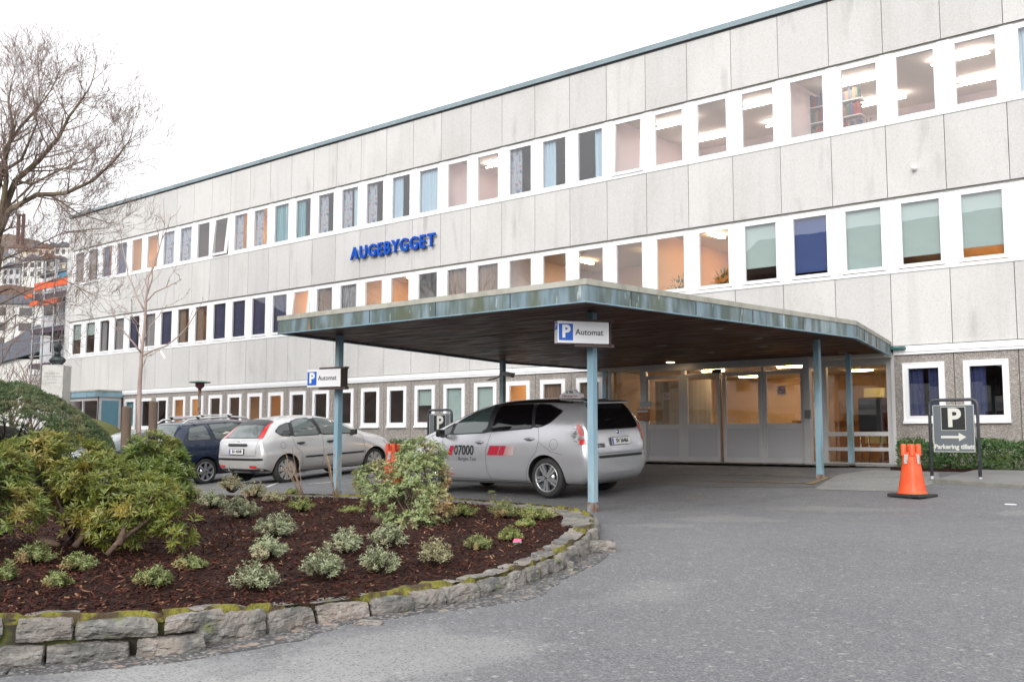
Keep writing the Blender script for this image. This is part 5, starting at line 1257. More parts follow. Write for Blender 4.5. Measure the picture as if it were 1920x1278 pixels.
# stone edging ------------------------------------------------------------
STONE = mat('rough_grey_stone', (.20, .188, .17), .9, layers=[('island', 1, 0, 1, (.33, .26, .215), .8), ('noise', 3.5, .44, .60, (.095, .095, .09), .9, 7), ('island', 1, .6, .65, (.12, .125, .12), .5), ('noise', (14, 14, 30), .5, .7, (.36, .35, .33), .5, 6), ('noise', 6, .63, .72, (.13, .15, .04), .75, 6)],
    bump=[('noise', (9, 9, 26), 1., .06), ('noise', 45, .7, .015), ('crack', (6, 6, 14), .5, .02)])
MOSS = mat('yellow_green_moss', (.13, .125, .016), .95, layers=[('noise', 30, .4, .65, (.24, .21, .03), .9), ('noise', 7, .46, .58, (.060, .038, .022), .95)], bump=[('noise', 60, 1., .02)])
def stone(b, c, t, n, L, T, H, seed, m=0, rough=.028, lean=0.):
    # block with noisy split faces; c bottom centre of outer face
    nx, ny, nz = max(4, int(L/.024)), 5, max(4, int(H/.024)); key = {}
    vs = []; fs = []
    def vert(i, j, k):
        if (i, j, k) in key: return key[(i, j, k)]
        u, v, w_ = i/nx, j/ny, k/nz
        x, y, z = (u-.5)*L, v*T, w_*H
        e = .03
        fx = 1-.04*(abs(2*w_-1)**5)-.03*(abs(2*v-1)**2); x *= fx
        y += (.02 if v < .01 else 0)*abs(2*w_-1)**2*1.+(.012*(abs(2*u-1)**3) if v == 0 else 0)
        z *= 1-.06*abs(2*u-1)**3-(.06*(1-v) if w_ == 1 else 0)*random.random()
        q = Vector((x, y, z)); ns = Vector((x*7+seed*3.1, y*7+seed, z*9))
        dv = noise.noise_vector(ns)*rough*.8+noise.noise_vector(ns*2.6)*rough*.55+noise.noise_vector(ns*6)*rough*.28
        dv.z *= .45; q += dv
        p = Vector(c)+t*q.x+n*(q.y+lean*q.z)+Vector((0, 0, q.z))
        key[(i, j, k)] = len(vs); vs.append(p); return key[(i, j, k)]
    for k in range(nz):
        for i in range(nx):
            fs.append((vert(i, 0, k), vert(i+1, 0, k), vert(i+1, 0, k+1), vert(i, 0, k+1))); fs.append((vert(i, ny, k+1), vert(i+1, ny, k+1), vert(i+1, ny, k), vert(i, ny, k)))
        for j in range(ny):
            fs.append((vert(0, j, k+1), vert(0, j+1, k+1), vert(0, j+1, k), vert(0, j, k))); fs.append((vert(nx, j, k), vert(nx, j+1, k), vert(nx, j+1, k+1), vert(nx, j, k+1)))
    for i in range(nx):
        for j in range(ny): fs.append((vert(i, j, nz), vert(i+1, j, nz), vert(i+1, j+1, nz), vert(i, j+1, nz)))
    b.add(vs, fs, m, False)
loop = CT[:nfront]+CT[nfront:nfront+11]
def arclen(P): 
    s = [0]
    for a, c in zip(P, P[1:]): s.append(s[-1]+math.hypot(c.x-a.x, c.y-a.y))
    return s
S = arclen(loop)
def along(s):
    for i in range(len(S)-1):
        if s <= S[i+1] or i == len(S)-2:
            u = (s-S[i])/(S[i+1]-S[i]); p = loop[i].lerp(loop[i+1], u); t = (loop[i+1]-loop[i]); t.z = 0; t.normalize(); return p, t
b = MB(); s = 0; sd = 1; SF = S[nfront-1]
while s < S[-1]-.2:
    L = random.uniform(.24, .50) if s < SF else random.uniform(.25, .5)
    p, t = along(s+L/2); n = Vector((-t.y, t.x, 0)); cen = Vector((-9, 5, 0))
    if n.dot(Vector((sum(q.x for q in CT)/len(CT)-p.x, sum(q.y for q in CT)/len(CT)-p.y, 0))) < 0: n = -n
    g = ground(p.x, p.y); H = p.z-g
    if H > .22:
        hl = H*.45; stone(b, (p.x+n.x*.02, p.y+n.y*.02, g-.03), t, n, L*.96, .24, hl+.02, sd, 0, .017, .08); 
        p2, t2 = along(s+L/2+.15); stone(b, (p2.x+n.x*.05, p2.y+n.y*.05, g+hl+.004), t2, n, L*.98-.01, .25, p2.z-g-hl-.02, sd+50, 0, .019, .10)
    else: stone(b, (p.x+n.x*.02, p.y+n.y*.02, g-.05), t, n, L-.015, .28 if s < SF else .42, H+.025, sd, 0, .020, .12)
    s += L; sd += 1
edge = b.build('stone_edging', STONE); tag(edge, 'low curved edging of rough grey stones around the planting bed', 'stone edging')
edge['label'] = 'low curved edging of rough grey stones around the planting bed'
b = MB(); vs = []; n_ = 0; st = .05; s = 0
while s < S[-1]-.1:
    p, t = along(s); n = Vector((-t.y, t.x, 0))
    if n.dot(Vector((CT[3].x-9-p.x, 8-p.y, 0))) < 0 and False: n = -n
    c_ = Vector((sum(q.x for q in CT)/len(CT)-p.x, sum(q.y for q in CT)/len(CT)-p.y, 0)); n = n if n.dot(c_) > 0 else -n
    w_ = max(0, noise.noise(Vector((s*1.3, 3, 1)))+(.10 if s < SF*.55 else -.02)+.5*noise.noise(Vector((s*6, 1, 5))))*.32
    for k in range(5):
        o_ = .20+w_*k/4-.10; vs.append((p.x+n.x*o_, p.y+n.y*o_, p.z-.012+.02*math.sin(math.pi*k/4)*(1 if w_ > .02 else 0)-(.05 if k in (0, 4) else 0)+.012*noise.noise(Vector((s*9, k, 0)))))
    s += st; n_ += 1
b.add(vs, [(i*5+k, (i+1)*5+k, (i+1)*5+k+1, i*5+k+1) for i in range(n_-1) for k in range(4)], 0, True)
b.build('moss', MOSS, edge)
b = MB()
ip = []
s = 0
while s < SF:
    p, t = along(s); c_ = Vector((sum(q.x for q in CT)/len(CT)-p.x, sum(q.y for q in CT)/len(CT)-p.y, 0)); n = Vector((-t.y, t.x, 0)); n = n if n.dot(c_) > 0 else -n
    ip.append((p+n*.12, n)); s += .2
vs = []
for q, n in ip: vs += [(q.x, q.y, ground(q.x, q.y)-.02), (q.x, q.y, q.z-.03)]
b.add(vs, [(2*i, 2*i+2, 2*i+3, 2*i+1) for i in range(len(ip)-1)]); b.build('packed_earth', mat('dark_joint_earth', (.035, .030, .022), .95, layers=[('noise', 8, .5, .65, (.09, .10, .02), .9)]), edge)
dsr = mat('dark_gritty_verge', (.06, .06, .062), .9, layers=[('noise', 4, .5, .65, (.10, .10, .10), .7), ('voronoi', 50, .55, 1., (.30, .28, .26), .9), ('voronoi', 20, .92, 1., (.35, .26, .2), .8)], bump=[('voronoi', 60, .8, .01)])
vb = MB(); vs = []; s = 0; nn_ = 0
while s < SF:
    p, t = along(s); c_ = Vector((sum(q.x for q in CT)/len(CT)-p.x, sum(q.y for q in CT)/len(CT)-p.y, 0)); n = Vector((-t.y, t.x, 0)); n = -n if n.dot(c_) > 0 else n
    wv = .17+.22*max(-.4, noise.noise(Vector((s*.9, 8, 0))))+.06*noise.noise(Vector((s*6, 1, 0)))
    for o_, dz_ in ((-.06, .006), (max(.03, wv), .006), (max(.03, wv)+.02, -.02)): q = p+n*o_; vs.append((q.x, q.y, ground(q.x, q.y)+dz_))
    s += .06; nn_ += 1
vb.add(vs, [(3*i+k, 3*i+k+1, 3*i+k+4, 3*i+k+3) for i in range(nn_-1) for k in (0, 1)]); tag(vb.build('gritty_verge', dsr), 'dark gritty strip of asphalt along the foot of the stone edging', None, kind='structure')
def loose(x, y, L, W_, H, a, label):
    p = at_g(x, y); b = MB(); t = Vector((math.cos(a), math.sin(a), 0)); n = Vector((-t.y, t.x, 0)); stone(b, (p.x, p.y, ground(p.x, p.y)-.02), t, n, L, W_, H, x, 0, .03)
    tag(b.build('loose_stone', STONE), label, 'stone')
loose(1131, 1036, .26, .16, .13, .9, 'rounded loose grey stone at the tip of the bed edging'); loose(1076, 1068, .15, .06, .09, 2.2, 'small pale wedge of stone leaning on the edging near its tip')
loose(690, 1172, .18, .08, .04, .75, 'thin flat stone lying against the foot of the edging')

# ================================================================== LEAVES
def leaf(b, p, d, L, W_, up, m=0, fold=.25):
    d = d.normalized(); s = d.cross(up); s = s.normalized() if s.length > 1e-4 else d.orthogonal().normalized(); n = s.cross(d)
    q = p+d*L*.55
    b.add([p, q+s*W_*.5+n*fold*W_, p+d*L-n*L*.06, q-s*W_*.5+n*fold*W_, q-n*0.], [(0, 1, 4), (1, 2, 4), (0, 4, 3), (4, 2, 3)], m)
def rnd_dir():
    z = random.uniform(-1, 1); a = random.uniform(0, 2*math.pi); r = math.sqrt(1-z*z); return Vector((r*math.cos(a), r*math.sin(a), z))
BARK = mat('shrub_bark', (.10, .060, .042), .9, layers=[('noise', 20, .45, .65, (.045, .028, .02), .8), ('noise', 7, .58, .7, (.22, .15, .11), .6)])
def whorl(b, c, ax, n, L, W_, droop, m=0):
    ax = ax.normalized(); u = ax.orthogonal().normalized(); v = ax.cross(u); a0 = random.uniform(0, 6)
    for k in range(n):
        a = a0+k*2*math.pi/n+random.uniform(-.3, .3); d = (u*math.cos(a)+v*math.sin(a))+ax*(droop+random.uniform(-.25, .35)); leaf(b, c+ax*random.uniform(-.02, .01), d, L*random.uniform(.7, 1.15), W_, ax, m)
def ell_shrub(name, label, cat, blobs, nper, leafargs, M1, base, group=None, stems=30, stem_r=.012, dens=lambda p: True):
    n, L, W_, droop = leafargs; root = thing(name, label, cat, base, 0, group)
    lv = MB(); br = MB(); bp = Vector(base); cs = []
    for (c, r) in blobs:
        vol = (r[0]*r[1]*r[2])**(1/3); nn = int(nper*vol*vol)
        for _ in range(nn):
            d = rnd_dir(); 
            if d.z < -.35 and random.random() < .65: continue
            q = 1-abs(random.gauss(0, .16)); ns = 1+.22*noise.noise(d*2.2+Vector(c)*3); p = Vector(c)+Vector((d.x*r[0], d.y*r[1], d.z*r[2]))*q*ns
            if p.z < bp.z-.02: continue
            gap_ = noise.noise(p*3.1)
            if gap_ < -.28: continue
            ax = (Vector((d.x/r[0], d.y/r[1], d.z/r[2])).normalized()*.8+Vector((0, 0, .7))+rnd_dir()*.35)
            whorl(lv, p, ax, n, L, W_, droop); cs.append((p, Vector(c)))
    random.shuffle(cs)
    for p, c in cs[:stems]:
        m_ = bp.lerp(c, .45)+Vector((random.uniform(-.1, .1), random.uniform(-.1, .1), random.uniform(-.12, .02))); m2 = m_.lerp(p, .55)+rnd_dir()*.04
        o_ = Vector((random.uniform(-.05, .05), random.uniform(-.05, .05), -.03)); br.tube([bp+o_, m_, m2, p], [stem_r, stem_r*.75, stem_r*.5, stem_r*.25], 5)
    for p, c in cs[stems:stems*5]:
        br.tube([p.lerp(c, random.uniform(.3, .6))+rnd_dir()*.03, p], [stem_r*.35, stem_r*.18], 4)
    lv.build('foliage', M1, root); br.build('stem', BARK, root); return root
RHO = leafmat('rhododendron_leaf', (.27, .275, .05), (.12, .17, .04), (.46, .31, .08), .28, .85, .35)
RHO2 = leafmat('dark_rhododendron_leaf', (.22, .27, .060), (.11, .17, .04), (.38, .28, .075), .28, .85, .35)
def bl(x, y, d, rx, rz, ry=None):
    c = at_d(x, y, d); k = d/FPX; return (tuple(c), (rx*k, (ry or rx)*k, rz*k))
def bedp(x, y):
    r = ray(x, y); lo, hi = 2., 40.
    for _ in range(40):
        m_ = (lo+hi)/2; p = r*m_
        if p.z > zb(p.x, p.y): lo = m_
        else: hi = m_
    return r*lo
bq = bedp(150, 1015)
ell_shrub('rhododendron', 'broad yellow green rhododendron spreading over the mulch in front of the sapling', 'shrub',
    [bl(95, 858, 8.9, 85, 48), bl(175, 900, 8.6, 80, 50), (bl(255, 945, 8.3, 80, 52)), bl(335, 985, 8.1, 38, 42), bl(150, 965, 8.5, 70, 45), bl(165, 860, 9.0, 42, 32), bl(290, 925, 8.7, 45, 36), bl(220, 990, 8.2, 60, 36)], 4000, (8, .074, .0205, .45), [RHO], (bq.x, bq.y, zb(bq.x, bq.y)), 'rhododendrons in the bed', 46, .014)
bq = bedp(-20, 1010)
ell_shrub('rhododendron', 'leafy green rhododendron cut by the left edge of the photo', 'shrub',
    [bl(-10, 900, 8.3, 70, 60), bl(30, 955, 8.0, 60, 45), bl(-90, 920, 8.0, 80, 80), bl(45, 850, 9.0, 40, 30)], 3600, (8, .076, .021, .45), [RHO2], (bq.x, bq.y, zb(bq.x, bq.y)), 'rhododendrons in the bed', 30, .014)
bq = bedp(290, 985)
ell_shrub('rhododendron', 'upright rhododendron in front of the dark blue estate and the stakes', 'shrub',
    [bl(290, 855, 11.2, 55, 45), bl(265, 885, 11.0, 45, 50), bl(330, 885, 11.0, 32, 40), bl(310, 925, 10.8, 50, 45)], 3900, (8, .082, .022, .45), [RHO2], (bq.x, bq.y, zb(bq.x, bq.y)), 'rhododendrons in the bed', 26, .014)
rr = [o for o in bpy.data.objects if o.name == 'rhododendron'][0]
for pts, r in (([(200, 1040, 7.8), (222, 1015, 7.85), (250, 995, 8.0), (278, 975, 8.1), (282, 950, 8.2)], .022), ([(222, 1022, 7.85), (230, 1000, 7.9), (234, 985, 8.0)], .03), ([(75, 1010, 8.2), (100, 1018, 8.1), (112, 1022, 8.1)], .035), ([(140, 1025, 8.2), (160, 1000, 8.3), (150, 960, 8.5), (120, 925, 8.6)], .03), ([(160, 1000, 8.3), (120, 965, 8.3), (105, 930, 8.4)], .014)):
    P = [at_d(*q) for q in pts]; b = MB(); b.tube(P, [r*(1-.5*i/(len(P)-1)) for i in range(len(P))], 8); b.build('old_limb', BARK, rr)
# mixed shrub before the taxi
PIE = leafmat('pale_pointed_leaf', (.36, .40, .19), (.20, .27, .10), (.40, .20, .10), .5)
bq = bedp(775, 990)
sh = ell_shrub('shrub', 'open leggy shrub with pale green and reddish leaves in front of the taxi bonnet', 'shrub',
    [bl(790, 862, 11.6, 48, 42), bl(790, 900, 11.4, 55, 48), bl(715, 900, 11.6, 55, 34), bl(770, 945, 11.0, 66, 42), bl(815, 950, 11.0, 36, 34), bl(720, 940, 11.2, 45, 36), bl(775, 975, 10.8, 50, 16)], 3100, (6, .062, .022, .5), [PIE], (bq.x, bq.y, zb(bq.x, bq.y)), None, 34, .013)
b = MB(); P = [at_d(697, 972, 11.0), at_d(720, 980, 10.95), at_d(750, 972, 11.05), at_d(775, 955, 11.2)]; b.tube(P, [.045, .042, .035, .02], 10); b.build('fallen_limb', BARK, sh)
# small bushes
SM = dict(p=leafmat('variegated_small_leaf', (.46, .48, .32), (.25, .31, .16), (.50, .38, .26), .6), g=leafmat('low_green_leaf', (.34, .38, .11), (.20, .26, .08), (.42, .36, .14), .6),
    r=leafmat('red_tinged_small_leaf', (.32, .34, .13), (.17, .23, .08), (.42, .17, .10), .6), b=leafmat('brown_tinged_small_leaf', (.52, .47, .30), (.28, .30, .14), (.52, .30, .22), .6))
SL = [(445, 977, 80, 45, 'p', 'pale variegated bush second in the row left of the dry stems'), (392, 957, 62, 40, 'p', 'pale bush at the back right of the broad rhododendron'), (513, 1012, 88, 52, 'p', 'wide cream edged bush uppermost in the chain of three'), (498, 1053, 88, 48, 'p', 'cream edged bush in the middle of the chain of three'),
      (472, 1113, 92, 62, 'p', 'grey green bush lowest in the chain, nearest the stone edging'), (600, 1093, 95, 70, 'p', 'largest pale bush in the middle of the mulch'), (646, 1043, 74, 56, 'p', 'pale bush with brown stalks behind the largest one'),
      (726, 1031, 76, 53, 'p', 'pale bush beneath the leggy shrub'), (708, 1081, 88, 60, 'p', 'brownish pale bush right of the largest one'), (813, 1066, 72, 56, 'b', 'brown and green bush standing apart to the right'),
      (560, 962, 60, 30, 'g', 'low green bush near the dry grass stems'), (656, 964, 48, 15, 'g', 'tiny flat green plant between stems and leggy shrub'), (868, 972, 66, 27, 'g', 'low yellow green plant right of the leggy shrub'),
      (945, 975, 66, 40, 'r', 'low bush with one tall reddish shoot near the taxi wheel'), (1003, 980, 80, 32, 'g', 'mossy yellow green bush by the back edging'), (1032, 974, 42, 22, 'b', 'small pale bush at the far right of the bed'),
      (957, 1017, 52, 28, 'g', 'small green bush beside a pink tag at right'), (896, 1034, 58, 30, 'r', 'small sparse bush with a pink and green tag'), (985, 990, 46, 16, 'g', 'flat green sprig below the mossy bush'),
      (277, 1107, 86, 42, 'r', 'red tinged bush alone in front of the broad rhododendron'), (350, 1071, 66, 28, 'r', 'low red tinged bush right of the bare limb'), (58, 1062, 88, 44, 'r', 'green bush at left under the rhododendron'), (140, 1075, 72, 38, 'r', 'red tinged bush second from the left edge'),
      (97, 1104, 54, 30, 'r', 'small bush nearest the left stones'), (8, 1092, 40, 40, 'r', 'bush cut by the left edge of the photo'), (430, 926, 62, 36, 'b', 'tall brownish bush in front of the silver hatchback wheel'), (472, 936, 60, 32, 'b', 'brownish bush right of the tall one by the parking bays'),
      (352, 938, 56, 30, 'b', 'brownish bush beside the upright rhododendron'), (512, 945, 50, 24, 'b', 'low brown bush between pale ones and dry stems'), (545, 928, 34, 10, 'g', 'tiny green clump on the back edge of the bed')]
for x, y, w_, h_, k, lab in SL:
    p = bedp(x, y-3); d = p.dot(FW); rw, rh = w_*.92*d/FPX/2, h_*.95*d/FPX
    root = thing('small_bush', lab, 'bush', (p.x, p.y, zb(p.x, p.y)-.01), 0, 'small bushes in the mulch'); lv = MB(); br = MB()
    base = Vector((p.x, p.y, zb(p.x, p.y)-.01))+Vector((FW.x, FW.y, 0)).normalized()*rw*.6
    root.location = base
    ns = int(34+90*rw/.25*.9)
    for _ in range(ns):
        a = random.uniform(0, 6.3); r_ = math.sqrt(random.random()); hh = rh*(1-.55*r_*r_)*random.uniform(.55, 1.08); nn = 1+.3*noise.noise(Vector((math.cos(a), math.sin(a), x)))
        tip = base+Vector((math.cos(a)*r_*rw*nn, math.sin(a)*r_*rw*nn, hh)); br.tube([base+Vector((math.cos(a), math.sin(a), 0))*rw*.15*r_, base.lerp(tip, .6)+Vector((0, 0, rh*.08)), tip], [.004, .003, .0015], 3)
        for q in range(3):
            c = base.lerp(tip, .62+.19*q); whorl(lv, c, (tip-base).normalized()+Vector((0, 0, .5)), 6 if k == 'p' else 5, .034 if k != 'g' else .028, .0105, .55)
    lv.build('foliage', SM[k], root); br.build('twig', BARK, root)
    if 'tall reddish' in lab:
        b = MB(); l2 = MB(); t0 = at_d(918, 918, d); b.tube([base, base.lerp(t0, .6), t0], [.006, .005, .003], 5)
        for q in range(7): whorl(l2, (base.lerp(t0, .6)).lerp(t0, q/6)+rnd_dir()*.03, Vector((0, 0, 1))+rnd_dir()*.4, 6, .05, .017, .4)
        b.build('tall_shoot', BARK, root); l2.build('shoot_leaves', PIE, root)
for x, y, lab in ((898, 1028, 'pink and green plant tag in the small sparse bush'), (970, 1018, 'pink and green plant tag right of the small green bush')):
    p = bedp(x, y); b = MB(); b.obox((p.x, p.y, p.z+.028), Vector((.03, .02, .0)), Vector((-.001, .002, 0)), Vector((0, .01, .014)), 0); b.obox((p.x+.0, p.y-.002, p.z+.012), Vector((.034, .022, 0)), Vector((-.001, .0024, 0)), Vector((0, .004, .007)), 1)
    tag(b.build('plant_tag', [mat('pink_tag', (.65, .10, .22), .5) if 'pink_tag' not in MATS else MATS['pink_tag'], mat('green_tag', (.08, .4, .22), .5) if 'green_tag' not in MATS else MATS['green_tag']]), lab, 'plant tag')
# dry stems
DRY = mat('dry_straw', (.42, .30, .19), .9, layers=[('island', 1, 0, 1, (.26, .17, .11), 1.)])
for x, y, n, lab in ((568, 934, 8, 'clump of dry straw coloured stems before the silver hatchback wheel'), (632, 938, 9, 'clump of dry straw coloured stems in front of the left canopy column')):
    p = bedp(x, y); d = p.dot(FW); root = thing('dry_grass', lab, 'dry stems', (p.x, p.y, p.z-.02), 0, 'clumps of dry stems'); b = MB(); s_ = MB()
    for _ in range(n):
        tp = at_d(x+random.uniform(-22, 10)+(-12 if x < 600 else 0), y-random.uniform(55, 98), d+random.uniform(-.15, .15)); o_ = Vector((random.uniform(-.05, .05), random.uniform(-.05, .05), -.02)); m_ = (p+o_).lerp(tp, .55)+rnd_dir()*.02
        b.tube([p+o_, m_, tp], [.006, .005, .003], 5)
        for q in range(10): 
            c = m_.lerp(tp, random.uniform(.6, 1.05)); dd = rnd_dir(); s_.tube([c, c+dd*.03], [.0025, .004], 3)
    b.build('stalk', DRY, root); s_.build('seed_head', DRY, root)

# ================================================================== HEDGES, MOUND, TREES
def hedge(name, label, x0, x1, y0, y1, h, n, M1, L=.085, W_=.03, top=None):
    root = thing(name, label, 'hedge', ((x0+x1)/2, (y0+y1)/2, ground(x0, y0)), 0, 'laurel hedges along the facade'); lv = MB(); cr = MB()
    for _ in range(n):
        x = random.uniform(x0, x1); f = random.random(); hh = h*(.82+.25*noise.noise(Vector((x*1.3, 5, 0)))+.10*noise.noise(Vector((x*5, 2, 0))))
        g = ground(x, y0)
        if f < .5: y, z, nn = y0+random.uniform(-.02, .10)+.1*noise.noise(Vector((x*3, 1, 7))), g+random.random()**.8*hh, Vector((0, -1, .6))
        else: y, z, nn = random.uniform(y0, y1), g+hh+random.uniform(-.06, .06), Vector((0, -.2, 1))
        whorl(lv, Vector((x, y, z)), nn+rnd_dir()*.6, 4, L, W_, .7)
    for k in range(int((x1-x0)/.35)):
        x = x0+.2+k*.35; cr.tube([(x, (y0+y1)/2, ground(x, y0)), (x+.05, (y0+y1)/2-.1, ground(x, y0)+h*.4), (x-.05, y0+.2, ground(x, y0)+h*.75)], [.02, .015, .006], 5)
    lv.build('foliage', M1, root); cr.build('stem', BARK, root); return root
LAU = leafmat('glossy_laurel_leaf', (.085, .16, .045), (.035, .085, .025), (.14, .19, .055), .3)
hedge('laurel_hedge', 'low glossy laurel hedge under the windows behind the tube framed sign at right', -7.2, 1.0, 20.2, 21.5, .60, 5200, LAU)
hedge('laurel_hedge', 'strip of laurel hedge seen between the hatchback bonnet and the taxi', -26.0, -16.2, 20.3, 21.5, .72, 3000, LAU)
# dark soil strip under hedges
tag((lambda b: (b.box(-7.3, 1.2, 20.1, 21.9, -.72, ground(-6, 20)+.06), b.build('hedge_soil', SOIL))[1])(MB()), 'dark soil strip under the hedge', None, kind='structure')
# mound shrub at left
JUN = leafmat('mound_shrub_leaf', (.12, .17, .07), (.065, .10, .04), (.24, .21, .11), .6)
mp = at_d(20, 830, 17); mp.z = ground(mp.x, mp.y)
root = thing('mound_shrub', 'large dark mounded evergreen shrub overhanging at the left edge', 'shrub', tuple(mp)); lv = MB(); br = MB()
TOPC = [(-260, 700), (-100, 706), (0, 716), (60, 726), (110, 750), (150, 775), (185, 800), (205, 820), (215, 842)]
for _ in range(7500):
    xp = random.uniform(-240, 214); u = random.random(); yt = lerp_tab(TOPC, xp)+6*noise.noise(Vector((xp*.04, 0, 0)))
    fr = random.random()                 # 0 crest, 1 lower rim of the overhang
    low = 62+18*noise.noise(Vector((xp*.02, 4, 0)))
    dep = 17.0-1.6*math.sin(fr*1.3)+random.gauss(0, .12)+(1-fr)*.5
    p = at_d(xp, yt+fr*fr*low+random.uniform(-3, 3), dep)
    if random.random() < .25: p = at_d(xp, yt+random.uniform(0, 14), random.uniform(17, 19.5))
    if noise.noise(p*2.4) < -.32: continue
    whorl(lv, p, Vector((-FW.x*.5, -FW.y*.5, .8))+rnd_dir()*.5, 6, .062, .017, .9)
for k in range(60):
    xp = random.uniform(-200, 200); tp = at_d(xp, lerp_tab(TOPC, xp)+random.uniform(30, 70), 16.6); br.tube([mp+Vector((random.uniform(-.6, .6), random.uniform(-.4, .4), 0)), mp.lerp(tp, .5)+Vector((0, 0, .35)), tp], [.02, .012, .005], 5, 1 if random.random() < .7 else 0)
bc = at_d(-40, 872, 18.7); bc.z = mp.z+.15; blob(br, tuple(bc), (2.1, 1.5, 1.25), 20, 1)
for _ in range(4200):
    d_ = rnd_dir()
    if d_.z < -.1: continue
    q_ = 1.03+.07*random.random(); p = bc+Vector((d_.x*2.1, d_.y*1.5, d_.z*1.25))*q_
    whorl(lv, p, d_+rnd_dir()*.4+Vector((0, 0, .3)), 6, .062, .017, .8)
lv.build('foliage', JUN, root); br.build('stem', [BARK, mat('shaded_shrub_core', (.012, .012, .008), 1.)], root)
GR = mat('short_winter_grass', (.13, .15, .035), .95, layers=[('noise', 9, .4, .65, (.20, .17, .06), .8), ('noise', 40, .45, .6, (.07, .10, .025), .6)], bump=[('noise', 50, 1., .04)])
b = MB(); c = at_d(150, 838, 36); blob(b, tuple(c), (1.9, 1.6, 1.03), 32, 0, lambda d: 1+.04*noise.noise(d*4)); tag(b.build('grass_bank', GR), 'yellow green grass bank behind the mounded shrub', None, kind='structure')

def grow(b, p, d, L, r, lev, maxlev, up=.12, spread=.6, minr=.003, n0=5):
    if lev > maxlev or L < .06: return
    k = 3 if lev < maxlev else 2; pts = [p]; rs = [r]; q = p; dd = d.normalized()
    for i in range(k):
        dd = (dd+rnd_dir()*.18+Vector((0, 0, up))).normalized(); q = q+dd*L/k; pts.append(q); rs.append(max(minr, r*(1-.5*(i+1)/k)))
    b.tube(pts, rs, max(3, n0-lev), 0, False)
    nb = random.choice((2, 3, 3)) if lev < maxlev else 0
    for i in range(nb):
        t = random.uniform(.3, 1.) if i else 1.; seg = min(k-1, int(t*k)); s0 = pts[seg].lerp(pts[seg+1], t*k-seg if seg < k else 1.) if seg+1 < len(pts) else pts[-1]
        sp = rnd_dir(); sp = (sp-dd*sp.dot(dd)).normalized(); nd = dd*(1-spread*.4)+sp*spread*random.uniform(.6, 1.2)
        grow(b, s0, nd, L*random.uniform(.62, .85), max(minr, r*.55), lev+1, maxlev, up, spread, minr, n0)
TREEB = mat('bare_tree_bark', (.17, .135, .095), .95, layers=[('noise', (5, 5, 2), .45, .65, (.09, .07, .055), .8), ('noise', 1.5, .52, .7, (.15, .15, .055), .7)], bump=[('noise', (20, 20, 5), .6, .02)])
TWIG = mat('thin_twig_bark', (.26, .19, .16), .95)
def limb_tree(name, label, limbs, d, r0, group=None, dense=1., maxlev=4, sub=1.5):
    P0 = at_d(limbs[0][0][0], limbs[0][0][1], d); g = ground(P0.x, P0.y); root = thing(name, label, 'tree', (P0.x, P0.y, g), 0, group); tr = MB(); tw = MB()
    for li, pts in enumerate(limbs):
        dj = 0; P = []
        for i, q in enumerate(pts):
            if i: dj += random.uniform(-.5, .5)*sub
            P.append(at_d(q[0], q[1], d+(q[2] if len(q) > 2 else dj*.8)))
        R0 = r0[li] if li < len(r0) else r0[-1]; rs = [max(.008, R0*(1-.82*i/(len(P)-1))) for i in range(len(P))]
        if li == 0: rs = [R0*(1-.15*i/(len(P)-1)) for i in range(len(P))]; tr.tube([(P[0].x, P[0].y, g-.05)]+P, [R0*1.15]+rs, 12); continue
        tr.tube(P, rs, 8)
        for i in range(len(P)-1):
            seg = P[i+1]-P[i]; n = max(1, int(seg.length*dense*(1.3+i*.5)))
            for k in range(n):
                q = P[i].lerp(P[i+1], random.random()); sp = rnd_dir(); dd = seg.normalized()*.8+sp*.75
                grow(tw, q, dd, random.uniform(.7, 1.3)*sub*(.55 if i == 0 else 1.), max(.01, rs[i]*.35), 1, maxlev, .10, .6, .0032, 6)
        grow(tw, P[-1], P[-1]-P[-2], sub*.9, rs[-1], 1, maxlev, .1, .6, .0032, 6)
    tr.build('trunk', TREEB, root); tw.build('crown', TWIG, root); return root
limb_tree('bare_tree', 'large bare tree at the left edge with moss on its leaning trunk', [
    [(-75, 850), (-50, 700), (-25, 560), (-8, 460)],
    [(-8, 460), (6, 397), (29, 339), (72, 302), (110, 258), (130, 218), (162, 174)],
    [(-8, 455), (17, 394), (69, 365), (122, 363), (174, 339), (214, 302), (240, 267)],
    [(-8, 460), (3, 397), (12, 339), (9, 282), (38, 238), (69, 206), (95, 170)],
    [(-12, 450), (-10, 380), (10, 300), (25, 240), (16, 190), (20, 160)],
    [(69, 365), (98, 368), (150, 402), (202, 417)], [(-8, 330), (40, 300), (70, 230), (60, 170)],
    [(-20, 500), (20, 480), (60, 465), (120, 435), (170, 430)], [(-40, 600), (0, 570), (50, 545), (110, 520), (160, 545)], [(-60, 640), (-10, 620), (30, 590), (70, 600)], [(-20, 480), (-40, 380), (-34, 300), (-30, 250)],
    [(29, 339), (60, 345), (110, 320), (160, 300), (190, 270)], [(-30, 520), (10, 500), (45, 495), (85, 480)], [(-30, 560), (20, 540), (60, 560), (100, 570)]],
    26., [.24, .11, .085, .09, .08, .035, .05, .03, .026, .024, .08, .04, .03, .026], None, 2.3, 5, .72)
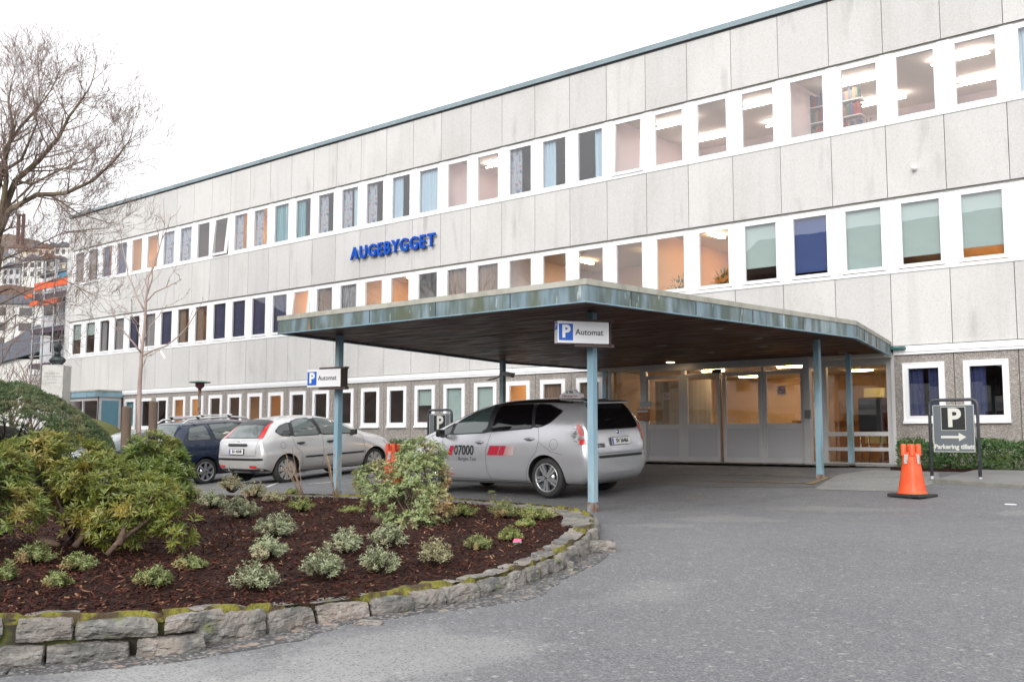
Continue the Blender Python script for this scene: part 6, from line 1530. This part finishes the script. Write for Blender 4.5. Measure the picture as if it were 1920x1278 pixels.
# window plants
for wi, zs, hh, lab in ((25, 3.66, .42, 'leafy green plant behind the orange lit window above the canopy edge'), (26, 3.66, .50, 'larger green plant in the next orange lit window to the right'), (29, 6.97, .22, 'small spiky plant on the sill of a top floor window at right')):
    x = XL+wi*P_+.72; y = D+.42; t = thing('potted_plant', lab, 'plant', (x, y, zs-.04), 0, 'plants on the window sills')
    b = MB(); b.lathe([(0, 0), (.07, 0), (.09, .13), (.08, .13), (0, .11)], (x, y, zs-.04), 16); b.build('pot', COPE, t)
    b = MB(); b.box(x-.45, x+.3, y-.12, y+.14, zs-.07, zs-.042); b.build('shelf', WHITE, t)
    b = MB()
    for _ in range(60):
        d_ = rnd_dir(); d_.z = abs(d_.z)*1.2+.2; st_ = Vector((x, y, zs+.08)); tp = st_+Vector((d_.x*hh*.7, d_.y*.16, d_.z*hh*.7))*random.random(); leaf(b, tp, d_, hh*.32, hh*.09, Vector((0, 0, 1)))
    b.build('foliage', LAU, t)
# sapling
SAP = mat('pinkish_grey_bark', (.42, .33, .29), .85, layers=[('noise', (10, 10, 3), .45, .65, (.28, .20, .17), .8)])
SB_ = 13.3; p0 = at_d(258, 900, SB_); g = ground(p0.x, p0.y); root = thing('sapling', 'slender bare sapling standing between two wooden stakes', 'tree', (p0.x, p0.y, g)); b = MB(); tw = MB()
main = [(257, 960), (260, 800), (262, 720), (266, 655), (272, 600), (274, 560), (278, 520), (291, 495), (303, 450), (309, 420), (306, 372)]
P = [at_d(x, y, SB_) for x, y in main]; b.tube(P, [.034, .031, .027, .022, .017, .014, .011, .008, .006, .005, .003], 10)
LB = [[(267, 664), (252, 645), (238, 628), (225, 612), (216, 595), (214, 580), (221, 574)], [(266, 655), (262, 630), (255, 610), (247, 598), (246, 580), (247, 560)], [(266, 668), (290, 655), (312, 648), (335, 630), (352, 612), (368, 585), (380, 565), (379, 555)],
      [(270, 640), (282, 610), (298, 592), (310, 575), (322, 570), (345, 558), (358, 540)], [(273, 585), (258, 560), (250, 538), (240, 515), (236, 490), (229, 460), (226, 440), (232, 424)], [(274, 580), (268, 555), (262, 535), (254, 515)],
      [(275, 565), (290, 548), (312, 538), (325, 532), (337, 526), (336, 515)], [(277, 550), (286, 520), (285, 500), (298, 470), (297, 440), (290, 418), (300, 405)], [(303, 450), (316, 425), (320, 400)], [(266, 690), (276, 668), (300, 655), (318, 642)], [(309, 420), (298, 400)],
      [(276, 545), (272, 525), (284, 505)], [(262, 612), (246, 590), (232, 575)], [(312, 538), (318, 520), (328, 505)], [(352, 612), (356, 595), (362, 580)]]
for k, pts in enumerate(LB):
    dj = 0; P = []
    for i, q in enumerate(pts): dj += random.uniform(-.10, .10)*(i > 0); P.append(at_d(q[0], q[1], SB_+dj))
    r = .012 if k in (0, 2, 4, 6, 7) else .007
    tw.tube(P, [max(.0028, r*(1-.8*i/(len(P)-1))) for i in range(len(P))], 6)
    for i in range(len(P)-1):
        for _ in range(3):
            q = P[i].lerp(P[i+1], random.random()); dd = (P[i+1]-P[i]).normalized()+rnd_dir()*.7; e = q+dd*random.uniform(.01, .035); tw.tube([q, e], [.0035, .005], 4)
            if random.random() < .22: tw.tube([q, q+dd*.12, q+dd*.2+Vector((0, 0, .08))], [.003, .0028, .0025], 4)
b.build('trunk', SAP, root); tw.build('crown', SAP, root)
b = MB(); q = at_d(305, 664, SB_); b.obox(q, RT*.012+UP*.03*-1, FW*.002, RT*.02+UP*-.035*0+UP*.0); 
b = MB(); b.obox(q, (RT*.030-UP*.055), FW*.002, (RT*.012+UP*.008)); b.build('paper_label', WHITE, root)
# ================================================================== BACKDROP AT LEFT
HILL = mat('winter_woodland_hillside', (.105, .075, .060), .95, layers=[('voronoi', .18, .3, 1., (.16, .115, .095), .8), ('noise', .05, .5, .62, (.05, .055, .04), .9), ('noise', .5, .45, .7, (.19, .15, .13), .7), ('noise', .02, .55, .7, (.15, .085, .05), .7)], bump=[('voronoi', .2, 1., 2.)])
RID = [(-420, 455), (-200, 440), (-60, 428), (0, 431), (40, 440), (75, 452), (110, 474), (135, 495), (200, 540), (300, 610), (420, 700), (560, 790)]
b = MB(); rows = 14; vs = []
xs = list(range(-420, 561, 20))
for j in range(rows+1):
    u = j/rows; d = 190+260*u
    for x in xs:
        yr = lerp_tab(RID, x); p = at_d(x, yr, 450); zr = p.z; q = at_d(x, 800, d)
        z = -6+(zr+6)*(u**1.25)+5*noise.noise(Vector((x*.02, u*5, 0)))*(u*(1-u)*4) + 1.6*noise.noise(Vector((x*.11, u*30, 3)))*u
        vs.append((q.x, q.y, z))
n = len(xs); b.add(vs, [(j*n+i, j*n+i+1, (j+1)*n+i+1, (j+1)*n+i) for j in range(rows) for i in range(n-1)], 0, True)
b.add([vs[rows*n+i] for i in range(n)]+[(vs[rows*n+i][0]*1.3, vs[rows*n+i][1]*1.3, -6) for i in range(n)], [(i, i+1, n+i+1, n+i) for i in range(n-1)], 0, True)
tag(b.build('hillside', HILL), 'brown wooded hillside rising behind the town', None, kind='structure')
RUST = mat('rust_brown_cladding', (.10, .045, .04), .8)
q = at_d(38, 445, 300); t = thing('chimney_stack', 'pair of tall rust brown chimney stacks on the hilltop', 'chimney', (q.x, q.y, q.z-6))
hr = Vector((FW.x, FW.y, 0)).normalized(); rr_ = Vector((hr.y, -hr.x, 0))
for dx in (-1.0, 1.0):
    b = MB(); c = at_d(38+dx*4.6, 445, 300); top = at_d(38, 400, 300).z; b.tube([(c.x, c.y, q.z-6), (c.x, c.y, top)], .52, 10, 0, True, False); b.build('flue', RUST, t)
b = MB(); 
for zz in (404, 424): c = at_d(38, zz, 300); b.obox(c, rr_*.9, hr*.3, Vector((0, 0, .2)))
b.build('cross_tie', RUST, t)
# town houses on the slope
WALLS = [mat('pale_render_%s' % k, c, .9) for k, c in (('white', (.62, .61, .58)), ('cream', (.55, .47, .35)), ('pink', (.52, .38, .30)), ('grey', (.42, .42, .43)))]
SLATE = mat('grey_slate_roof', (.11, .12, .15), .7, layers=[('wave', (0.01, .01, 2.2), .4, .6, (.17, .18, .22), .8)]); TILE = mat('red_tile_roof', (.15, .085, .065), .8)
WINM = mat('dark_window_glass', (.02, .025, .03), .08, spec=.8)
def house(x, y, d, w_, h_, dep, wm_, rm_, label, floors=3, ang=0., cols=4, cat='house', name='town_house', group='houses on the hillside', roofh=None):
    c = at_d(x, y, d); t = thing(name, label, cat, tuple(c), ang, group); b = MB(); b.box(-w_/2, w_/2, 0, dep, -3, h_); b.build('wall', wm_, t, local=True)
    rh = roofh if roofh is not None else w_*.22; b = MB(); b.prism([(-w_/2-.4, h_), (w_/2+.4, h_), (0, h_+rh)], -.4, dep+.4, 'Y'); b.build('roof', rm_, t, local=True)
    for f in range(floors):
        for k in range(cols):
            xx = -w_/2+w_*(k+.5)/cols; zz = h_*(f+.5)/floors; b = MB(); b.box(xx-w_/cols*.24, xx+w_/cols*.24, -.06, .05, zz-h_/floors*.26, zz+h_/floors*.26); b.build('window', WINM, t, local=True)
yw = math.atan2(hr.y, hr.x)-math.pi/2
HS = [(8, 512, 230, 9, 6, 0, 0), (30, 492, 260, 8, 6, 3, 1), (52, 505, 240, 10, 7, 1, 1), (68, 492, 255, 9, 6, 0, 0), (86, 500, 235, 8, 7, 2, 1), (100, 490, 260, 9, 6, 1, 0), (118, 498, 230, 9, 7, 0, 0), (60, 522, 205, 10, 6, 0, 0), (90, 520, 205, 10, 6, 3, 1), (112, 524, 205, 8, 6, 1, 0), (20, 535, 210, 9, 6, 3, 0)]
NMS = ['white house with slate roof lowest at the left of the slope', 'grey house just under the chimney stacks', 'cream house left of centre on the slope', 'white slate roofed house in the upper middle of the slope', 'pink house in the middle of the slope', 'cream slate roofed house high on the right of the slope', 'white house beside the corner of the hospital roof',
       'wide white house low in the middle of the slope', 'grey tile roofed house low on the slope', 'cream house low by the hospital corner', 'grey slate roofed house low at the left edge']
for (x, y, d, w_, h_, wi, ri), lb in zip(HS, NMS): house(x, y, d, w_*.5, h_*.62, 5, WALLS[wi], (SLATE, TILE)[ri], lb, 2, yw+random.uniform(-.3, .3), 3, roofh=1.2)
house(20, 655, 110, 16, 5, 10, WALLS[0], SLATE, 'white terraced block with balconies glimpsed through the twigs', 3, yw+.2, 6, 'building', 'apartment_block', None, 1.0)
house(15, 640, 150, 20, 7, 10, WALLS[3], TILE, 'grey block above the white terraced one', 3, yw, 6, 'building', 'apartment_block', None, 1.5)
c = at_d(28, 712, 62); t = thing('slate_roofed_house', 'white house with a steep blue grey slate roof beside the scaffolding', 'house', (c.x, c.y, ground(c.x, c.y)), yw)
b = MB(); b.box(-3.6, 3.0, 0, 8, -.5, c.z+2.2); b.build('wall', WALLS[0], t, local=True)
b = MB(); h0 = c.z+1.9; b.prism([(-4.4, h0-.9), (3.2, h0+1.2), (3.2, h0+2.3), (1.4, h0+2.4)], -.3, 8.2, 'Y'); b.build('roof', SLATE, t, local=True)
for xx in (-2.3, -.6, 1.1):
    b = MB(); b.box(xx-.4, xx+.4, -.05, .06, c.z-1, c.z+.6); b.build('window', WINM, t, local=True)
# scaffolded building ------------------------------------------------------
YSB = 27.5; xa = at_y(64, 700, YSB).x; xb = -46.5; SHEET = mat('grey_white_scaffold_sheet', (.44, .44, .46), .7, layers=[('noise', (1.2, 1.2, .5), .45, .65, (.30, .30, .33), .8)], bump=[('noise', (2, 2, .6), 1., .2)])
gz = ground(xa, YSB); t = thing('scaffolded_building', 'grey building wrapped in sheeting beyond the left end of the hospital', 'building', ((xa+xb)/2, YSB+3, gz))
zz = lambda y: at_y(95, y, YSB).z
b = MB(); b.box(xa+.6, xb, YSB, YSB+8, gz-.5, zz(518)); b.build('wall', SHEET, t)
b = MB(); b.box(xa+.4, xb, YSB-.1, YSB+8.2, zz(518), zz(510)); b.build('roof', MATS['dark_gap'], t)
b = MB(); b.box(at_y(111, 530, YSB-.1).x, xb, YSB-.12, YSB-.02, zz(538), zz(517)); b.build('blue_panel', mat('sky_blue_panel', (.07, .22, .34), .6), t)
for (x0, x1, y0, y1) in ((85, 105, 560, 590), (98, 116, 620, 660)):
    b = MB(); b.box(at_y(x0, 600, YSB).x, at_y(x1, 600, YSB).x, YSB-.06, YSB+.04, zz(y1), zz(y0)); b.build('window', WINM, t)
sc_ = thing('scaffold', 'tube scaffold with orange netting and dark decks at the far left', 'scaffold', ((xa+xb)/2, YSB-1, gz)); TB = MATS['galvanised_steel']; ys0, ys1 = YSB-1.6, YSB-.35
b = MB(); pxs = [60, 79, 98, 121, 140]
for p_ in pxs:
    for yy in (ys0, ys1):
        X = at_y(p_, 650, ys0).x; b.tube([(X, yy, gz), (X, yy, at_y(95, 488, ys0).z)], .05, 6, 0, False)
b.build('upright', TB, sc_)
b = MB(); lv_ = [500, 512, 545, 560, 592, 612, 640, 665, 700, 740]
X0, X1 = at_y(56, 650, ys0).x, xb
for yy_ in lv_:
    z = at_y(95, yy_, ys0).z; b.tube([(X0, ys0, z), (X1, ys0, z)], .035, 5, 0, False)
for a_, c_ in ((0, 1), (2, 3)):
    for l0, l1 in ((545, 612), (612, 680), (680, 740)):
        b.tube([(at_y(pxs[a_], 650, ys0).x, ys0-.03, at_y(95, l1, ys0).z), (at_y(pxs[c_], 650, ys0).x, ys0-.03, at_y(95, l0, ys0).z)], .03, 5, 0, False)
b.build('rail', TB, sc_)
b = MB()
for yy_ in (548, 612, 678): z = at_y(95, yy_, ys0).z; b.box(X0, X1, ys0, ys1, z-.28, z-.02)
b.build('deck', mat('dark_plum_deck', (.055, .04, .06), .7), sc_)
ONET = mat('bright_orange_netting', (.62, .10, .03), .7)
for x0, x1, y0, y1 in ((60, 134, 527, 540), (43, 57, 545, 552), (53, 68, 560, 569), (76, 106, 561, 571)):
    b = MB(); b.box(at_y(x0, 650, ys0-.1).x, at_y(x1, 650, ys0-.1).x, ys0-.14, ys0-.08, at_y(95, y1, ys0).z, at_y(95, y0, ys0).z); b.build('netting', ONET, sc_)
b = MB(); X = at_y(106, 650, ys0).x
for s_ in (0, .5): b.tube([(X+s_, ys1, gz), (X+s_+.3, ys0+.2, at_y(95, 548, ys0).z)], .03, 5, 0, False)
for k in range(28):
    u = k/28; z = gz+(at_y(95, 548, ys0).z-gz)*u; yy = ys1+(ys0+.2-ys1)*u; b.tube([(X+.3*u, yy, z), (X+.5+.3*u, yy, z)], .02, 4, 0, False)
b.build('ladder', TB, sc_)
# brown scrub and small trees in the distance
def far_tree(x, y, d, h, label, grp, r=.09, lev=4):
    c = at_d(x, y, d); g = min(c.z, ground(c.x, c.y)); t = thing('bare_tree', label, 'tree', (c.x, c.y, g), 0, grp); b = MB(); tw = MB()
    top = Vector((c.x, c.y, g+h*.35)); b.tube([(c.x, c.y, g), tuple(top)], [r, r*.8], 8); random.seed(int(x*7+d))
    for k in range(6): grow(tw, Vector((c.x, c.y, g+h*random.uniform(.2, .35))), rnd_dir()*.6+Vector((0, 0, .9)), h*.26, r*.5, 1, lev, .12, .6, .008, 6)
    b.build('trunk', TREEB, t); tw.build('crown', TWIG, t)
far_tree(20, 800, 42, 5.5, 'small bare tree in front of the slate roofed house', 'bare trees beyond the bed'); far_tree(58, 810, 48, 4.5, 'thin bare tree at the foot of the scaffold', 'bare trees beyond the bed', .07, 4)
far_tree(-40, 800, 46, 11, 'taller bare tree at the very left behind the mounded shrub', 'bare trees beyond the bed')

# ================================================================== WHAT THE WINDOWS REFLECT (behind the camera)
t = thing('opposite_building', 'white rendered building with tile roof across the forecourt, seen mirrored in the windows', 'building', (-21, -24, -1.5))
b = MB(); b.box(-33, -9, -30, -18, -1.6, 10.6); b.build('wall', WALLS[0], t)
b = MB(); b.prism([(-30.8, 10.6), (-17.2, 10.6), (-17.2, 10.85), (-24, 14.6), (-30.8, 10.85)], -33.8, -8.2, 'X'); b.build('roof', TILE, t)
for f in range(4):
    for k in range(8):
        x = -31.5+k*3; z = .2+f*2.9; b = MB(); b.box(x-.5, x+.5, -18.03, -17.97, z, z+1.4); o = b.build('window', WINM, t)
b = MB(); b.box(-33.1, -8.9, -17.97, -17.9, 1.9, 2.1); b.build('string_course', WALLS[3], t)
def mir_tree(X, Y, h, label, seed):
    random.seed(seed); g = ground(X, Y); t = thing('bare_tree', label, 'tree', (X, Y, g), 0, 'bare trees behind the viewer'); b = MB(); tw = MB(); b.tube([(X, Y, g), (X+.2, Y, g+h*.3)], [.32, .24], 8)
    for k in range(7): grow(tw, Vector((X+.1, Y, g+h*random.uniform(.18, .32))), rnd_dir()*.7+Vector((0, 0, .8)), h*.25, .13, 1, 5, .10, .62, .012, 6)
    b.build('trunk', TREEB, t); tw.build('crown', TWIG, t)
mir_tree(-47, -6, 17, 'tall bare tree mirrored in the upper windows', 3); mir_tree(-40, -9, 14, 'bare tree mirrored in the middle row of windows', 5); mir_tree(-53, -2, 15, 'bare tree left of the forecourt behind the viewer', 8); mir_tree(-36, -4, 11, 'smaller bare tree mirrored above the canopy', 11)
b = MB(); vs = []; na = 60
for i in range(na+1):
    az = R(-92-108*i/na); dx, dy = math.sin(az), math.cos(az)
    hh = 38*(1-.35*(i/na))+9*noise.noise(Vector((i*.25, 0, 0)))+3*noise.noise(Vector((i*1.1, 4, 0)))
    hh *= sm(-.5, 3, i)
    for rr_k, z in ((150, -4), (190, hh*.35), (235, hh*.75), (270, hh), (330, hh*.9), (420, -6)): vs.append((dx*rr_k, dy*rr_k, z+2*noise.noise(Vector((dx*rr_k*.05, dy*rr_k*.05, 0)))))
b.add(vs, [(i*6+k, i*6+k+1, (i+1)*6+k+1, (i+1)*6+k) for i in range(na) for k in range(5)], 0, True)
tag(b.build('wooded_ridge', HILL), 'brown wooded ridge behind the viewer', None, kind='structure')
# lift everything so that the parking bays lie at height zero
for o in list(C.objects):
    if o.parent is None: o.location.z += 1.0
